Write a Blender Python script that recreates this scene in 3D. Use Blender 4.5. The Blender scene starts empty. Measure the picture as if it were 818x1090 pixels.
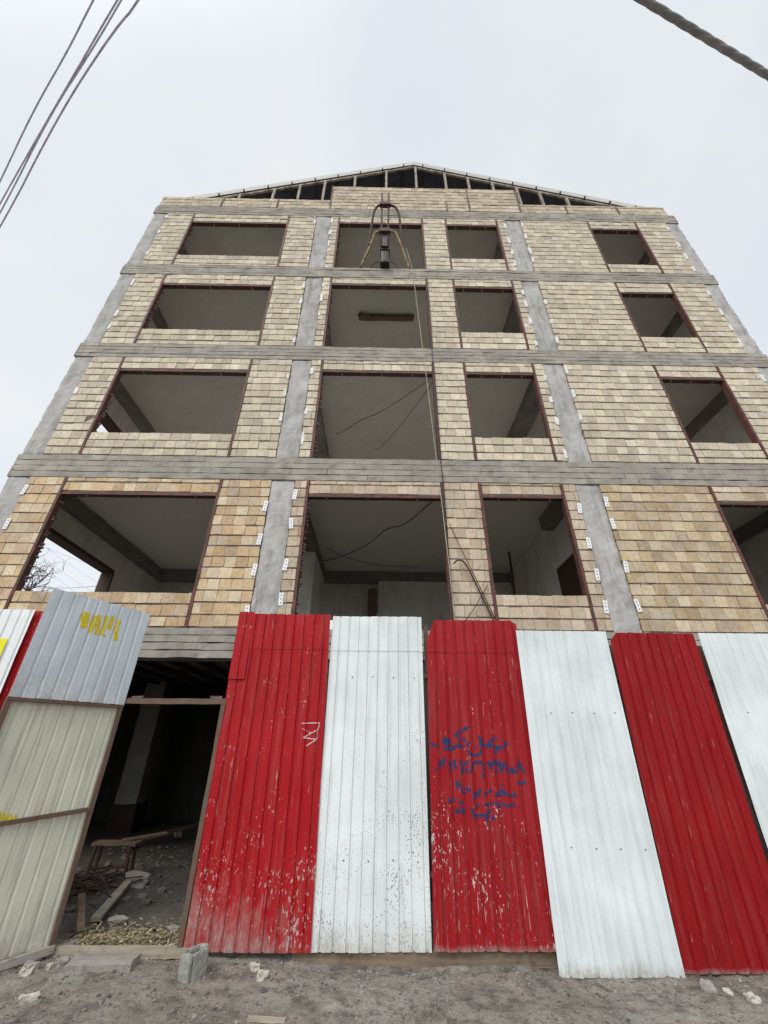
import bpy, math, random
from mathutils import Vector, Matrix, noise
from mathutils.bvhtree import BVHTree

S = bpy.context.scene
COL = S.collection
R = math.radians

# ------------------------------------------------------------------ camera
cd = bpy.data.cameras.new('camera')
cam = bpy.data.objects.new('camera', cd)
COL.objects.link(cam)
S.camera = cam
cd.sensor_fit = 'VERTICAL'
cd.sensor_height = 24.0
cd.lens = 24.0 * 440.0 / 1090.0
cd.clip_start = 0.05
cd.clip_end = 2000
_r = Vector((0.99987118, -0.01445038, 0.00698651))
_u = Vector((-0.01322981, -0.49551008, 0.86850143))
_f = Vector((0.0090883, 0.86848198, 0.49563743))
cam.matrix_world = Matrix(((_r.x, _u.x, -_f.x, 0), (_r.y, _u.y, -_f.y, 0), (_r.z, _u.z, -_f.z, 1.6), (0, 0, 0, 1)))

# ------------------------------------------------------------------ light
SUN_EL, SUN_AZ = R(48), R(205)          # azimuth clockwise from +Y: behind the camera, a little left
sd = bpy.data.lights.new('sun', 'SUN')
sun = bpy.data.objects.new('sun', sd)
COL.objects.link(sun)
sd.energy = 1.25
sd.angle = R(28)
sd.color = (1.0, 0.97, 0.92)
sdir = Vector((math.sin(SUN_AZ) * math.cos(SUN_EL), math.cos(SUN_AZ) * math.cos(SUN_EL), math.sin(SUN_EL)))
sun.rotation_euler = sdir.to_track_quat('Z', 'Y').to_euler()
sun.location = (0, -20, 30)

W = bpy.data.worlds.new('World')
S.world = W
W.use_nodes = True
nt = W.node_tree
nt.nodes.clear()
def N(t, ty, **kw):
    n = t.nodes.new(ty)
    for k, v in kw.items():
        setattr(n, k, v)
    return n
out = N(nt, 'ShaderNodeOutputWorld')
sky = N(nt, 'ShaderNodeTexSky', sky_type='NISHITA')
sky.sun_disc = False
sky.sun_elevation = SUN_EL
sky.sun_rotation = SUN_AZ
sky.air_density = 1.0
sky.dust_density = 3.0
bg1 = N(nt, 'ShaderNodeBackground')
bg1.inputs[1].default_value = 0.05
hsv = N(nt, 'ShaderNodeHueSaturation')
hsv.inputs['Saturation'].default_value = 0.35
nt.links.new(sky.outputs[0], hsv.inputs['Color'])
nt.links.new(hsv.outputs[0], bg1.inputs[0])
# overcast cloud deck: grey cloud with soft mottling, brighter round the veiled sun
tc = N(nt, 'ShaderNodeTexCoord')
cl = N(nt, 'ShaderNodeTexNoise')
cl.inputs['Scale'].default_value = 2.2
cl.inputs['Detail'].default_value = 5
cl.inputs['Roughness'].default_value = 0.5
nt.links.new(tc.outputs['Generated'], cl.inputs['Vector'])
cr = N(nt, 'ShaderNodeValToRGB')
cr.color_ramp.elements[0].position = 0.3
cr.color_ramp.elements[0].color = (0.745, 0.805, 0.875, 1)
cr.color_ramp.elements[1].position = 0.68
cr.color_ramp.elements[1].color = (0.885, 0.91, 0.91, 1)
nt.links.new(cl.outputs[0], cr.inputs[0])
dot = N(nt, 'ShaderNodeVectorMath', operation='DOT_PRODUCT')
nt.links.new(tc.outputs['Generated'], dot.inputs[0])
dot.inputs[1].default_value = sdir
mr = N(nt, 'ShaderNodeMapRange', interpolation_type='SMOOTHSTEP')
mr.inputs[1].default_value = 0.62
mr.inputs[2].default_value = 1.0
mr.inputs[3].default_value = 0.84
mr.inputs[4].default_value = 2.0
nt.links.new(dot.outputs['Value'], mr.inputs[0])
bg2 = N(nt, 'ShaderNodeBackground')
nt.links.new(cr.outputs[0], bg2.inputs[0])
nt.links.new(mr.outputs[0], bg2.inputs[1])
ad = N(nt, 'ShaderNodeAddShader')
nt.links.new(bg1.outputs[0], ad.inputs[0])
nt.links.new(bg2.outputs[0], ad.inputs[1])
nt.links.new(ad.outputs[0], out.inputs[0])

S.view_settings.view_transform = 'Standard'
S.view_settings.look = 'None'
S.view_settings.gamma = 1
S.view_settings.exposure = 0.0
S.view_settings.use_curve_mapping = False
S.render.engine = 'CYCLES'
S.cycles.max_bounces = 8
S.cycles.diffuse_bounces = 8

rng = random.Random(7)

# ------------------------------------------------------------------ mesh helpers
class MB:
    def __init__(self):
        self.v, self.f, self.m, self.c = [], [], [], []
        self.smooth = []
    def vert(self, p, c=(1, 1, 1)):
        self.v.append(tuple(p)); self.c.append(c)
        return len(self.v) - 1
    def face(self, idx, m=0, s=False):
        self.f.append(tuple(idx)); self.m.append(m); self.smooth.append(s)
    def box(self, x0, x1, y0, y1, z0, z1, m=0, c=(1, 1, 1), jit=0.0, M=None):
        P = []
        for z in (z0, z1):
            for (x, y) in ((x0, y0), (x1, y0), (x1, y1), (x0, y1)):
                p = Vector((x, y, z))
                if jit:
                    p += Vector((rng.uniform(-jit, jit), rng.uniform(-jit, jit), rng.uniform(-jit, jit)))
                if M is not None:
                    p = M @ p
                P.append(self.vert(p, c))
        a = P
        for q in ((0, 3, 2, 1), (4, 5, 6, 7), (0, 1, 5, 4), (1, 2, 6, 5), (2, 3, 7, 6), (3, 0, 4, 7)):
            self.face([a[i] for i in q], m)
    def rough_box(self, x0, x1, y0, y1, z0, z1, cell=0.08, amp=0.006, freq=5.0, m=0, seed=0.0, M=None, round_=0.0):
        cache = {}
        nx = max(1, int((x1 - x0) / cell)); ny = max(1, int((y1 - y0) / cell)); nz = max(1, int((z1 - z0) / cell))
        nx, ny, nz = min(nx, 220), min(ny, 60), min(nz, 120)
        def g(i, j, k):
            key = (i, j, k)
            if key not in cache:
                p = Vector((x0 + (x1 - x0) * i / nx, y0 + (y1 - y0) * j / ny, z0 + (z1 - z0) * k / nz))
                ed = (i in (0, nx)) + (j in (0, ny)) + (k in (0, nz))
                q = p * freq + Vector((seed, seed * 1.7, seed * 0.3))
                d = noise.noise_vector(q) * amp + noise.noise_vector(q * 3.1) * amp * 0.5
                if ed >= 2 and round_:
                    c = Vector(((x0 + x1) / 2, (y0 + y1) / 2, (z0 + z1) / 2))
                    for ax, n_, ii in ((0, nx, i), (1, ny, j), (2, nz, k)):
                        if ii in (0, n_):
                            d[ax] += (-1 if p[ax] > c[ax] else 1) * round_ * (0.5 + 0.9 * abs(noise.noise(q * 2.3)))
                p = p + d
                if M is not None:
                    p = M @ p
                cache[key] = self.vert(p)
            return cache[key]
        for i in range(nx):
            for k in range(nz):
                self.face((g(i, 0, k), g(i + 1, 0, k), g(i + 1, 0, k + 1), g(i, 0, k + 1)), m)
                self.face((g(i + 1, ny, k), g(i, ny, k), g(i, ny, k + 1), g(i + 1, ny, k + 1)), m)
        for j in range(ny):
            for k in range(nz):
                self.face((g(0, j + 1, k), g(0, j, k), g(0, j, k + 1), g(0, j + 1, k + 1)), m)
                self.face((g(nx, j, k), g(nx, j + 1, k), g(nx, j + 1, k + 1), g(nx, j, k + 1)), m)
        for i in range(nx):
            for j in range(ny):
                self.face((g(i, j + 1, 0), g(i + 1, j + 1, 0), g(i + 1, j, 0), g(i, j, 0)), m)
                self.face((g(i, j, nz), g(i + 1, j, nz), g(i + 1, j + 1, nz), g(i, j + 1, nz)), m)
    def tube(self, pts, r, n=8, m=0, cap=True, r1=None):
        pts = [Vector(p) for p in pts]
        rings = []
        up = None
        for i, p in enumerate(pts):
            t = (pts[min(i + 1, len(pts) - 1)] - pts[max(i - 1, 0)]).normalized()
            if up is None:
                up = Vector((0, 0, 1)) if abs(t.z) < 0.9 else Vector((1, 0, 0))
            a = t.cross(up).normalized(); b = a.cross(t).normalized(); up = b
            rr = r if r1 is None else r + (r1 - r) * i / (len(pts) - 1)
            rings.append([self.vert(p + (a * math.cos(2 * math.pi * k / n) + b * math.sin(2 * math.pi * k / n)) * rr) for k in range(n)])
        for A, B in zip(rings, rings[1:]):
            for k in range(n):
                self.face((A[k], A[(k + 1) % n], B[(k + 1) % n], B[k]), m, True)
        if cap:
            self.face(rings[0][::-1], m); self.face(rings[-1], m)
    def bar(self, a, b, w, h, m=0, up=(0, 0, 1)):
        a, b = Vector(a), Vector(b)
        t = (b - a).normalized(); u = Vector(up)
        s = t.cross(u)
        if s.length < 1e-4:
            s = t.cross(Vector((1, 0, 0)))
        s.normalize(); u = s.cross(t)
        P = []
        for p in (a, b):
            for (i, j) in ((-1, -1), (1, -1), (1, 1), (-1, 1)):
                P.append(self.vert(p + s * i * w / 2 + u * j * h / 2))
        for q in ((0, 1, 2, 3), (7, 6, 5, 4), (0, 4, 5, 1), (1, 5, 6, 2), (2, 6, 7, 3), (3, 7, 4, 0)):
            self.face([P[i] for i in q], m)
    def rock(self, c, r, seed, m=0, flat=0.7, sub=2, ang=0.5):
        import bmesh
        bm = bmesh.new()
        bmesh.ops.create_icosphere(bm, subdivisions=sub, radius=1)
        off = len(self.v)
        rx, ry = r * rng.uniform(0.8, 1.3), r * rng.uniform(0.7, 1.1)
        ca, sa = math.cos(seed), math.sin(seed)
        for v in bm.verts:
            q = v.co * 1.1 + Vector((seed * 3.1, seed, -seed * 2))
            d = 1 + ang * noise.noise(q) + ang * 0.35 * noise.noise(q * 2.7)
            p = Vector((max(-0.72, min(0.72, v.co.x)) * rx * d, max(-0.7, min(0.75, v.co.y)) * ry * d, max(-0.6, min(0.6, v.co.z)) * r * flat * d)) * 1.3
            self.vert((c[0] + p.x * ca - p.y * sa, c[1] + p.x * sa + p.y * ca, c[2] + p.z))
        for f in bm.faces:
            self.face([off + v.index for v in f.verts], m, False)
        bm.free()
    def build(self, name, mats, parent=None, loc=None, color=False):
        me = bpy.data.meshes.new(name)
        vs = self.v
        if loc is not None:
            l = Vector(loc)
            vs = [(a - l.x, b - l.y, c - l.z) for a, b, c in vs]
        me.from_pydata(vs, [], self.f)
        if not isinstance(mats, (list, tuple)):
            mats = [mats]
        for m in mats:
            me.materials.append(m)
        me.polygons.foreach_set('material_index', self.m)
        me.polygons.foreach_set('use_smooth', self.smooth)
        if color:
            at = me.color_attributes.new('Col', 'FLOAT_COLOR', 'POINT')
            flat = []
            for c in self.c:
                flat += [c[0], c[1], c[2], 1.0]
            at.data.foreach_set('color', flat)
        me.update()
        o = bpy.data.objects.new(name, me)
        COL.objects.link(o)
        if loc is not None:
            o.location = loc
        if parent is not None:
            o.parent = parent
            if loc is not None:
                o.location = Vector(loc) - world_loc(parent)
            elif parent is not None:
                o.location = -world_loc(parent)
        return o

def world_loc(o):
    l = Vector(o.location)
    while o.parent is not None:
        o = o.parent
        l += Vector(o.location)
    return l

def tag(o, label=None, cat=None, group=None, kind=None):
    if label: o['label'] = label
    if cat: o['category'] = cat
    if group: o['group'] = group
    if kind: o['kind'] = kind
    return o

def empty(name, loc, label, cat, group=None):
    o = bpy.data.objects.new(name, None)
    COL.objects.link(o)
    o.location = loc
    o.empty_display_size = 0.2
    return tag(o, label, cat, group)

def copy_part(o, parent, wloc, rot=None):
    c = o.copy()
    COL.objects.link(c)
    c.parent = parent
    c.location = Vector(wloc) - world_loc(parent)
    if rot is not None:
        c.rotation_euler = rot
    return c

# ------------------------------------------------------------------ materials
def mat(name, rough=0.8, spec=0.3, metal=0.0):
    m = bpy.data.materials.new(name)
    m.use_nodes = True
    t = m.node_tree
    b = t.nodes['Principled BSDF']
    b.inputs['Roughness'].default_value = rough
    b.inputs['Specular IOR Level'].default_value = spec
    b.inputs['Metallic'].default_value = metal
    return m, t, b
def rgba(c): return (c[0], c[1], c[2], 1)
def nz(t, scale, detail=4, rough=0.55, vec=None, stretch=None, dist=0.0, off=0.0):
    n = N(t, 'ShaderNodeTexNoise')
    n.inputs['Scale'].default_value = scale
    n.inputs['Detail'].default_value = detail
    n.inputs['Roughness'].default_value = rough
    n.inputs['Distortion'].default_value = dist
    src = vec
    if src is None:
        src = N(t, 'ShaderNodeTexCoord').outputs['Object']
    mp = N(t, 'ShaderNodeMapping')
    if stretch:
        mp.inputs['Scale'].default_value = stretch
    mp.inputs['Location'].default_value = (off, off * 0.7, off * 1.3)
    t.links.new(src, mp.inputs[0])
    t.links.new(mp.outputs[0], n.inputs['Vector'])
    return n.outputs[0]
def ramp(t, src, stops):
    r = N(t, 'ShaderNodeValToRGB')
    e = r.color_ramp.elements
    while len(e) < len(stops):
        e.new(0.5)
    for el, (p, c) in zip(e, stops):
        el.position = p
        el.color = rgba(c) if not isinstance(c, (int, float)) else (c, c, c, 1)
    t.links.new(src, r.inputs[0])
    return r.outputs[0]
def mix(t, a, b, fac, mode='MIX'):
    n = N(t, 'ShaderNodeMix', data_type='RGBA', blend_type=mode)
    for s, v in ((n.inputs[6], a), (n.inputs[7], b)):
        if isinstance(v, (tuple, list)):
            s.default_value = rgba(v)
        else:
            t.links.new(v, s)
    if isinstance(fac, (int, float)):
        n.inputs[0].default_value = fac
    else:
        t.links.new(fac, n.inputs[0])
    return n.outputs[2]
def math_(t, op, a, b=None, clamp=False):
    n = N(t, 'ShaderNodeMath', operation=op)
    n.use_clamp = clamp
    for s, v in ((n.inputs[0], a), (n.inputs[1], b)):
        if v is None: continue
        if isinstance(v, (int, float)): s.default_value = v
        else: t.links.new(v, s)
    return n.outputs[0]
def bump(t, b, h, strength=0.4, dist=0.01):
    n = N(t, 'ShaderNodeBump')
    n.inputs['Strength'].default_value = strength
    n.inputs['Distance'].default_value = dist
    t.links.new(h, n.inputs['Height'])
    t.links.new(n.outputs[0], b.inputs['Normal'])
def zcoord(t):
    tc = N(t, 'ShaderNodeTexCoord')
    s = N(t, 'ShaderNodeSeparateXYZ')
    t.links.new(tc.outputs['Object'], s.inputs[0])
    return s.outputs

def concrete(name, lo, hi, stain, off=0.0, streak=(1, 1, 0.25), st_amt=0.55):
    m, t, b = mat(name, 0.92, 0.15)
    n1 = nz(t, 1.6, 6, 0.6, off=off)
    n2 = nz(t, 5.0, 6, 0.65, stretch=streak, off=off + 3)
    n3 = nz(t, 60, 3, 0.6, off=off)
    c = ramp(t, n1, [(0.3, lo), (0.7, hi)])
    c = mix(t, c, stain, math_(t, 'MULTIPLY', ramp(t, n2, [(0.48, 0.0), (0.72, 1.0)]), st_amt))
    c = mix(t, c, ramp(t, n3, [(0.3, 0.55), (0.62, 1.0)]), 0.35, 'MULTIPLY')
    drip = nz(t, 7.0, 4, 0.6, stretch=(1.6, 1.0, 0.10), off=off + 11)
    c = mix(t, c, stain, math_(t, 'MULTIPLY', ramp(t, drip, [(0.56, 0.0), (0.7, 1.0)]), st_amt * 0.6))
    # pitting
    vo = N(t, 'ShaderNodeTexVoronoi'); vo.inputs['Scale'].default_value = 26
    tc = N(t, 'ShaderNodeTexCoord'); t.links.new(tc.outputs['Object'], vo.inputs['Vector'])
    pit = ramp(t, vo.outputs['Distance'], [(0.06, 0.0), (0.14, 1.0)])
    c = mix(t, c, mix(t, (0.3, 0.3, 0.3), (1, 1, 1), pit), 0.5, 'MULTIPLY')
    t.links.new(c, b.inputs['Base Color'])
    h = math_(t, 'ADD', math_(t, 'MULTIPLY', n3, 0.5), math_(t, 'MULTIPLY', n2, 0.8))
    bump(t, b, h, 0.7, 0.016)
    return m
M_COL = concrete('column_concrete', (0.36, 0.352, 0.34), (0.50, 0.49, 0.475), (0.19, 0.178, 0.165), 1.0, (1, 1, 0.4), 0.75)
M_BEAM = concrete('beam_concrete', (0.25, 0.23, 0.20), (0.43, 0.40, 0.35), (0.135, 0.118, 0.10), 5.0, (0.8, 1, 1.0), 0.62)
M_SLAB = concrete('slab_plaster', (0.60, 0.57, 0.515), (0.68, 0.65, 0.59), (0.50, 0.47, 0.415), 9.0, (1, 1, 1), 0.4)
M_SLABL = concrete('brightened_slab_plaster', (0.74, 0.71, 0.65), (0.8, 0.77, 0.71), (0.64, 0.61, 0.55), 19.0, (1, 1, 1), 0.3)  # paler slab copy: light missing on the first-floor ceiling is put into its colour
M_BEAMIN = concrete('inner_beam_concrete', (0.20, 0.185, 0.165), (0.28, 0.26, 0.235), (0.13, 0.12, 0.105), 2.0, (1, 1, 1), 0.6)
M_BLOCK = concrete('block_concrete', (0.21, 0.208, 0.19), (0.33, 0.325, 0.30), (0.24, 0.22, 0.19), 4.0)
M_STONE = concrete('pale_stone', (0.42, 0.39, 0.33), (0.58, 0.545, 0.48), (0.3, 0.27, 0.23), 6.0)
M_GSTONE = concrete('grey_stone', (0.26, 0.24, 0.215), (0.38, 0.355, 0.32), (0.2, 0.18, 0.155), 8.0)
M_GSTONE2 = concrete('shaded_rubble', (0.09, 0.08, 0.07), (0.24, 0.22, 0.19), (0.05, 0.045, 0.04), 28.0)  # darker stone copy for indoors, interior shade put into the colour
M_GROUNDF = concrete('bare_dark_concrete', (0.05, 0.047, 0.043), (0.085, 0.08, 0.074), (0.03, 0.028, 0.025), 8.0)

def brickmat():
    m, t, b = mat('hollow_clay_brick', 0.9, 0.15)
    a = N(t, 'ShaderNodeAttribute', attribute_name='Col')
    n1 = nz(t, 22, 5, 0.65)
    n2 = nz(t, 2.2, 5, 0.6)
    n3 = nz(t, 110, 2, 0.5)
    c = mix(t, a.outputs['Color'], ramp(t, n1, [(0.28, (0.6, 0.55, 0.5)), (0.6, (1.08, 1.06, 1.04))]), 0.6, 'MULTIPLY')
    c = mix(t, c, ramp(t, n2, [(0.3, (0.72, 0.7, 0.68)), (0.55, (1.0, 1.0, 1.0))]), 0.55, 'MULTIPLY')
    # mortar smears and dust on the faces
    c = mix(t, c, (0.46, 0.43, 0.38), math_(t, 'MULTIPLY', ramp(t, nz(t, 7, 6, 0.72, off=4), [(0.53, 0.0), (0.66, 1.0)]), 0.65))
    t.links.new(c, b.inputs['Base Color'])
    bump(t, b, math_(t, 'ADD', n1, n3), 0.45, 0.006)
    return m
M_BRICK = brickmat()
def mortarmat():
    m, t, b = mat('rough_mortar', 0.95, 0.1)
    n1 = nz(t, 5, 7, 0.7)
    c = ramp(t, n1, [(0.3, (0.10, 0.07, 0.06)), (0.55, (0.20, 0.155, 0.135)), (0.72, (0.42, 0.38, 0.33))])
    t.links.new(c, b.inputs['Base Color'])
    bump(t, b, n1, 0.8, 0.02)
    return m
M_MORTAR = mortarmat()

def rusty(name, base, rust, amt=0.5, scale=9, rough=0.65, metal=0.0):
    m, t, b = mat(name, rough, 0.3, metal)
    n1 = nz(t, scale, 7, 0.7)
    n2 = nz(t, scale * 6, 3, 0.6, off=2)
    f = ramp(t, n1, [(0.62 - amt * 0.35, 0.0), (0.75 - amt * 0.3, 1.0)])
    c = mix(t, base, mix(t, rust, tuple(v * 0.45 for v in rust), n2), f)
    t.links.new(c, b.inputs['Base Color'])
    bump(t, b, math_(t, 'ADD', n2, n1), 0.25, 0.004)
    return m
M_PRIMER = rusty('red_oxide_steel', (0.16, 0.048, 0.040), (0.10, 0.055, 0.042), 0.7, 7)
M_RUST = rusty('rusty_steel', (0.13, 0.06, 0.04), (0.16, 0.115, 0.085), 0.7, 14)
M_DRUST = rusty('dark_rusty_steel', (0.06, 0.036, 0.028), (0.10, 0.048, 0.03), 0.5, 12)
M_YELLOWP = rusty('worn_ochre_paint', (0.33, 0.245, 0.11), (0.13, 0.065, 0.04), 0.5, 10)
M_GALV = rusty('weathered_roof_steel', (0.34, 0.295, 0.235), (0.17, 0.115, 0.08), 0.5, 7)
M_DARK = rusty('black_machine', (0.018, 0.017, 0.017), (0.05, 0.035, 0.028), 0.4, 20, 0.5)
M_SCREW = rusty('rusty_screw', (0.07, 0.04, 0.03), (0.12, 0.06, 0.03), 0.5, 80)
M_ROOFTOP = rusty('pale_roof_sheet', (0.62, 0.64, 0.66), (0.45, 0.44, 0.42), 0.2, 3, 0.5)
M_ROOFIN = rusty('shaded_roof_underside', (0.055, 0.056, 0.075), (0.04, 0.035, 0.035), 0.3, 3, 0.6)  # dark navy: the shadow under the roof is painted into the colour

def eavemat():
    m, t, b = mat('translucent_eave_sheet', 0.6, 0.2)
    b.inputs['Base Color'].default_value = (0.8, 0.8, 0.78, 1)
    tr_ = N(t, 'ShaderNodeBsdfTranslucent'); tr_.inputs[0].default_value = (0.9, 0.9, 0.88, 1)
    mx = N(t, 'ShaderNodeMixShader'); mx.inputs[0].default_value = 0.65
    t.links.new(b.outputs[0], mx.inputs[1]); t.links.new(tr_.outputs[0], mx.inputs[2])
    t.links.new(mx.outputs[0], t.nodes['Material Output'].inputs['Surface'])
    return m
M_EAVE = eavemat()
def wood(name, a, c_, stretch=(8, 8, 8), off=0.0):
    m, t, b = mat(name, 0.85, 0.2)
    n1 = nz(t, 3, 6, 0.65, stretch=stretch, off=off)
    n2 = nz(t, 9, 4, 0.6, off=off)
    c = ramp(t, n1, [(0.3, a), (0.7, c_)])
    c = mix(t, c, tuple(v * 0.45 for v in a), math_(t, 'MULTIPLY', ramp(t, n2, [(0.55, 0.0), (0.75, 1.0)]), 0.7))
    t.links.new(c, b.inputs['Base Color'])
    bump(t, b, n1, 0.4, 0.006)
    return m
M_WOOD = wood('weathered_timber', (0.21, 0.165, 0.12), (0.40, 0.34, 0.26), (0.5, 8, 8))
M_WOODD = wood('dark_timber', (0.09, 0.065, 0.045), (0.19, 0.14, 0.10), (0.5, 8, 8), 4)
M_WOODP = wood('pale_painted_timber', (0.22, 0.19, 0.145), (0.43, 0.385, 0.30), (0.4, 9, 9), 7)

def plain(name, c, rough=0.6, var=0.25, scale=12):
    m, t, b = mat(name, rough, 0.3)
    n = nz(t, scale, 4, 0.6)
    t.links.new(ramp(t, n, [(0.3, tuple(v * (1 - var) for v in c)), (0.7, tuple(min(1, v * (1 + var)) for v in c))]), b.inputs['Base Color'])
    return m
M_WHITEP = plain('white_tie_plate', (0.72, 0.73, 0.74), 0.5, 0.1)
M_DAB = plain('white_plaster', (0.66, 0.66, 0.65), 0.8, 0.18, 14)
M_HOLE = plain('dark_hole', (0.03, 0.03, 0.03))
M_BLACKC = plain('black_cable_sheath', (0.025, 0.024, 0.026), 0.5)
M_GREYC = plain('grey_cable_sheath', (0.66, 0.66, 0.86), 0.6)
M_GREYB = plain('grey_bundle_sheath', (0.27, 0.27, 0.28), 0.6)
M_ROPE = plain('pale_rope', (0.33, 0.32, 0.24), 0.8)
M_WALLIN = concrete('interior_plaster', (0.68, 0.66, 0.62), (0.76, 0.735, 0.69), (0.44, 0.42, 0.38), 12.0)
M_BARK = wood('dark_bark', (0.035, 0.03, 0.026), (0.07, 0.06, 0.05), (4, 4, 1))
M_STRAW = plain('pale_wood_chips', (0.30, 0.25, 0.145), 0.8, 0.5, 30)
M_TWIG = plain('dry_twigs', (0.07, 0.05, 0.038), 0.85, 0.4, 20)
M_BLUEP = plain('blue_spray_paint', (0.022, 0.028, 0.095), 0.55, 0.3, 30)
M_WHITEC = plain('white_chalk_paint', (0.62, 0.55, 0.55), 0.7, 0.15, 40)
M_YELS = plain('yellow_spray_paint', (0.55, 0.43, 0.02), 0.55, 0.2, 30)
M_YELR = plain('yellow_sticker', (0.72, 0.66, 0.02), 0.5, 0.06, 10)

def sheetmat(name, base, chip, chip_amt, dust, dust_top, speck=None, off=0.0, grime=0.25, fade=None, tilt=0.0, dgain=1.0):
    """painted sheet: flaked chips, scratches, a mud-splashed foot, dust films.  z is metres above the sheet foot"""
    m, t, b = mat(name, 0.5, 0.16)
    o = zcoord(t)
    z = o['Z']
    tone = nz(t, 1.3, 5, 0.6, off=off)
    fine = nz(t, 9, 6, 0.7, off=off + 5)
    c = ramp(t, tone, [(0.3, tuple(v * 0.86 for v in base)), (0.7, tuple(min(1.0, v * 1.08) for v in base))])
    if fade:
        c = mix(t, c, fade, math_(t, 'MULTIPLY', ramp(t, nz(t, 3.5, 6, 0.7, stretch=(1, 1, 0.25), off=off + 1), [(0.48, 0.0), (0.75, 1.0)]), 0.5))
    # vertical runs of grime
    run = nz(t, 10, 5, 0.65, stretch=(2.2, 1, 0.12), off=off + 8)
    c = mix(t, c, (0.20, 0.17, 0.14), math_(t, 'MULTIPLY', ramp(t, run, [(0.5, 0.0), (0.8, 1.0)]), grime))
    # chips: more of them towards the foot, where stones and boots reach
    low = N(t, 'ShaderNodeMapRange'); t.links.new(z, low.inputs[0])
    low.inputs[1].default_value = 0.0; low.inputs[2].default_value = 1.9
    low.inputs[3].default_value = 0.075 * chip_amt; low.inputs[4].default_value = -0.02
    ch = nz(t, 42, 5, 0.62, stretch=(1.25, 1, 0.6), off=off + 2)
    patch = nz(t, 2.6, 3, 0.5, off=off + 6)
    v = math_(t, 'ADD', math_(t, 'ADD', ch, low.outputs[0]), math_(t, 'MULTIPLY', math_(t, 'SUBTRACT', patch, 0.5), 0.46))
    k_ = 0.0 if chip_amt > 0.5 else 0.07          # sound paint chips only where it is worst
    c = mix(t, c, chip, ramp(t, v, [(0.685 + k_, 0.0), (0.70 + k_, 1.0)]))
    # long scratches
    sc = nz(t, 34, 3, 0.5, stretch=(2.6, 1, 0.16), off=off + 7, dist=0.6)
    c = mix(t, c, chip, math_(t, 'MULTIPLY', ramp(t, math_(t, 'ADD', sc, math_(t, 'MULTIPLY', low.outputs[0], 0.6)), [(0.70, 0.0), (0.72, 1.0)]), 0.7))
    if speck:
        sp = N(t, 'ShaderNodeTexVoronoi'); sp.inputs['Scale'].default_value = 58
        mp = N(t, 'ShaderNodeMapping'); mp.inputs['Scale'].default_value = (1, 1, 0.6); mp.inputs['Rotation'].default_value = (0, 0.5, 0)
        tc2 = N(t, 'ShaderNodeTexCoord'); t.links.new(tc2.outputs['Object'], mp.inputs[0]); t.links.new(mp.outputs[0], sp.inputs['Vector'])
        # splashes thrown across the lower right of the sheet
        reg = N(t, 'ShaderNodeMapRange'); t.links.new(math_(t, 'ADD', math_(t, 'MULTIPLY', z, -0.55), math_(t, 'MULTIPLY', o['X'], 0.9)), reg.inputs[0])
        reg.inputs[1].default_value = -1.0; reg.inputs[2].default_value = 0.4; reg.inputs[3].default_value = 0.0; reg.inputs[4].default_value = 0.185
        sz = math_(t, 'SUBTRACT', sp.outputs['Distance'], math_(t, 'MULTIPLY', reg.outputs[0], math_(t, 'ADD', math_(t, 'MULTIPLY', nz(t, 4, 5, 0.65, off=off), 4.2), -1.45)))
        c = mix(t, c, speck, ramp(t, sz, [(0.02, 1.0), (0.08, 0.0)]))
    # dried mud splashed up from the ground
    dm = N(t, 'ShaderNodeMapRange'); t.links.new(math_(t, 'ADD', z, math_(t, 'MULTIPLY', o['X'], tilt)), dm.inputs[0])
    dm.inputs[1].default_value = 0.0; dm.inputs[2].default_value = dust_top; dm.inputs[3].default_value = 1.0; dm.inputs[4].default_value = 0.0
    dn = math_(t, 'ADD', dm.outputs[0], math_(t, 'MULTIPLY', math_(t, 'SUBTRACT', nz(t, 4.5, 6, 0.7, stretch=(1.5, 1, 0.75), off=off + 4), 0.5), 1.5))
    c = mix(t, c, dust, math_(t, 'MULTIPLY', ramp(t, dn, [(0.36, 0.0), (0.8, 0.6), (1.35, 0.95)]), math_(t, 'MULTIPLY', dgain, ramp(t, nz(t, 24, 6, 0.75, stretch=(1.3, 1, 0.45), off=off + 9), [(0.36, 0.18), (0.62, 1.0)]))))
    t.links.new(c, b.inputs['Base Color'])
    t.links.new(ramp(t, fine, [(0.3, 0.36), (0.7, 0.6)]), b.inputs['Roughness'])
    bump(t, b, math_(t, 'ADD', fine, math_(t, 'MULTIPLY', tone, 2.0)), 0.12, 0.006)
    return m
RED = (0.345, 0.0075, 0.012)
WHITE = (0.69, 0.73, 0.735)
MS = [
    sheetmat('red_paint_dusty', RED, (0.42, 0.33, 0.31), 0.75, (0.31, 0.28, 0.255), 0.85, off=1, grime=0.26, tilt=0.35),
    sheetmat('white_paint_splashed', WHITE, (0.5, 0.48, 0.45), 0.6, (0.42, 0.39, 0.34), 0.3, (0.035, 0.033, 0.03), off=11, grime=0.3),
    sheetmat('red_paint_chipped', (0.29, 0.009, 0.014), (0.50, 0.44, 0.41), 0.8, (0.29, 0.24, 0.215), 0.07, off=23, grime=0.3, fade=(0.30, 0.035, 0.04)),
    sheetmat('white_paint_clean', (0.665, 0.715, 0.725), (0.5, 0.48, 0.45), 0.15, (0.34, 0.31, 0.27), 0.16, off=35, grime=0.3),
    sheetmat('dark_red_paint', (0.25, 0.007, 0.010), (0.40, 0.25, 0.24), 0.05, (0.28, 0.225, 0.205), 0.06, off=47, grime=0.18),
    sheetmat('white_paint_plain', (0.68, 0.725, 0.735), (0.5, 0.48, 0.45), 0.2, (0.34, 0.31, 0.27), 0.16, off=59, grime=0.25),
]
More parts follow.
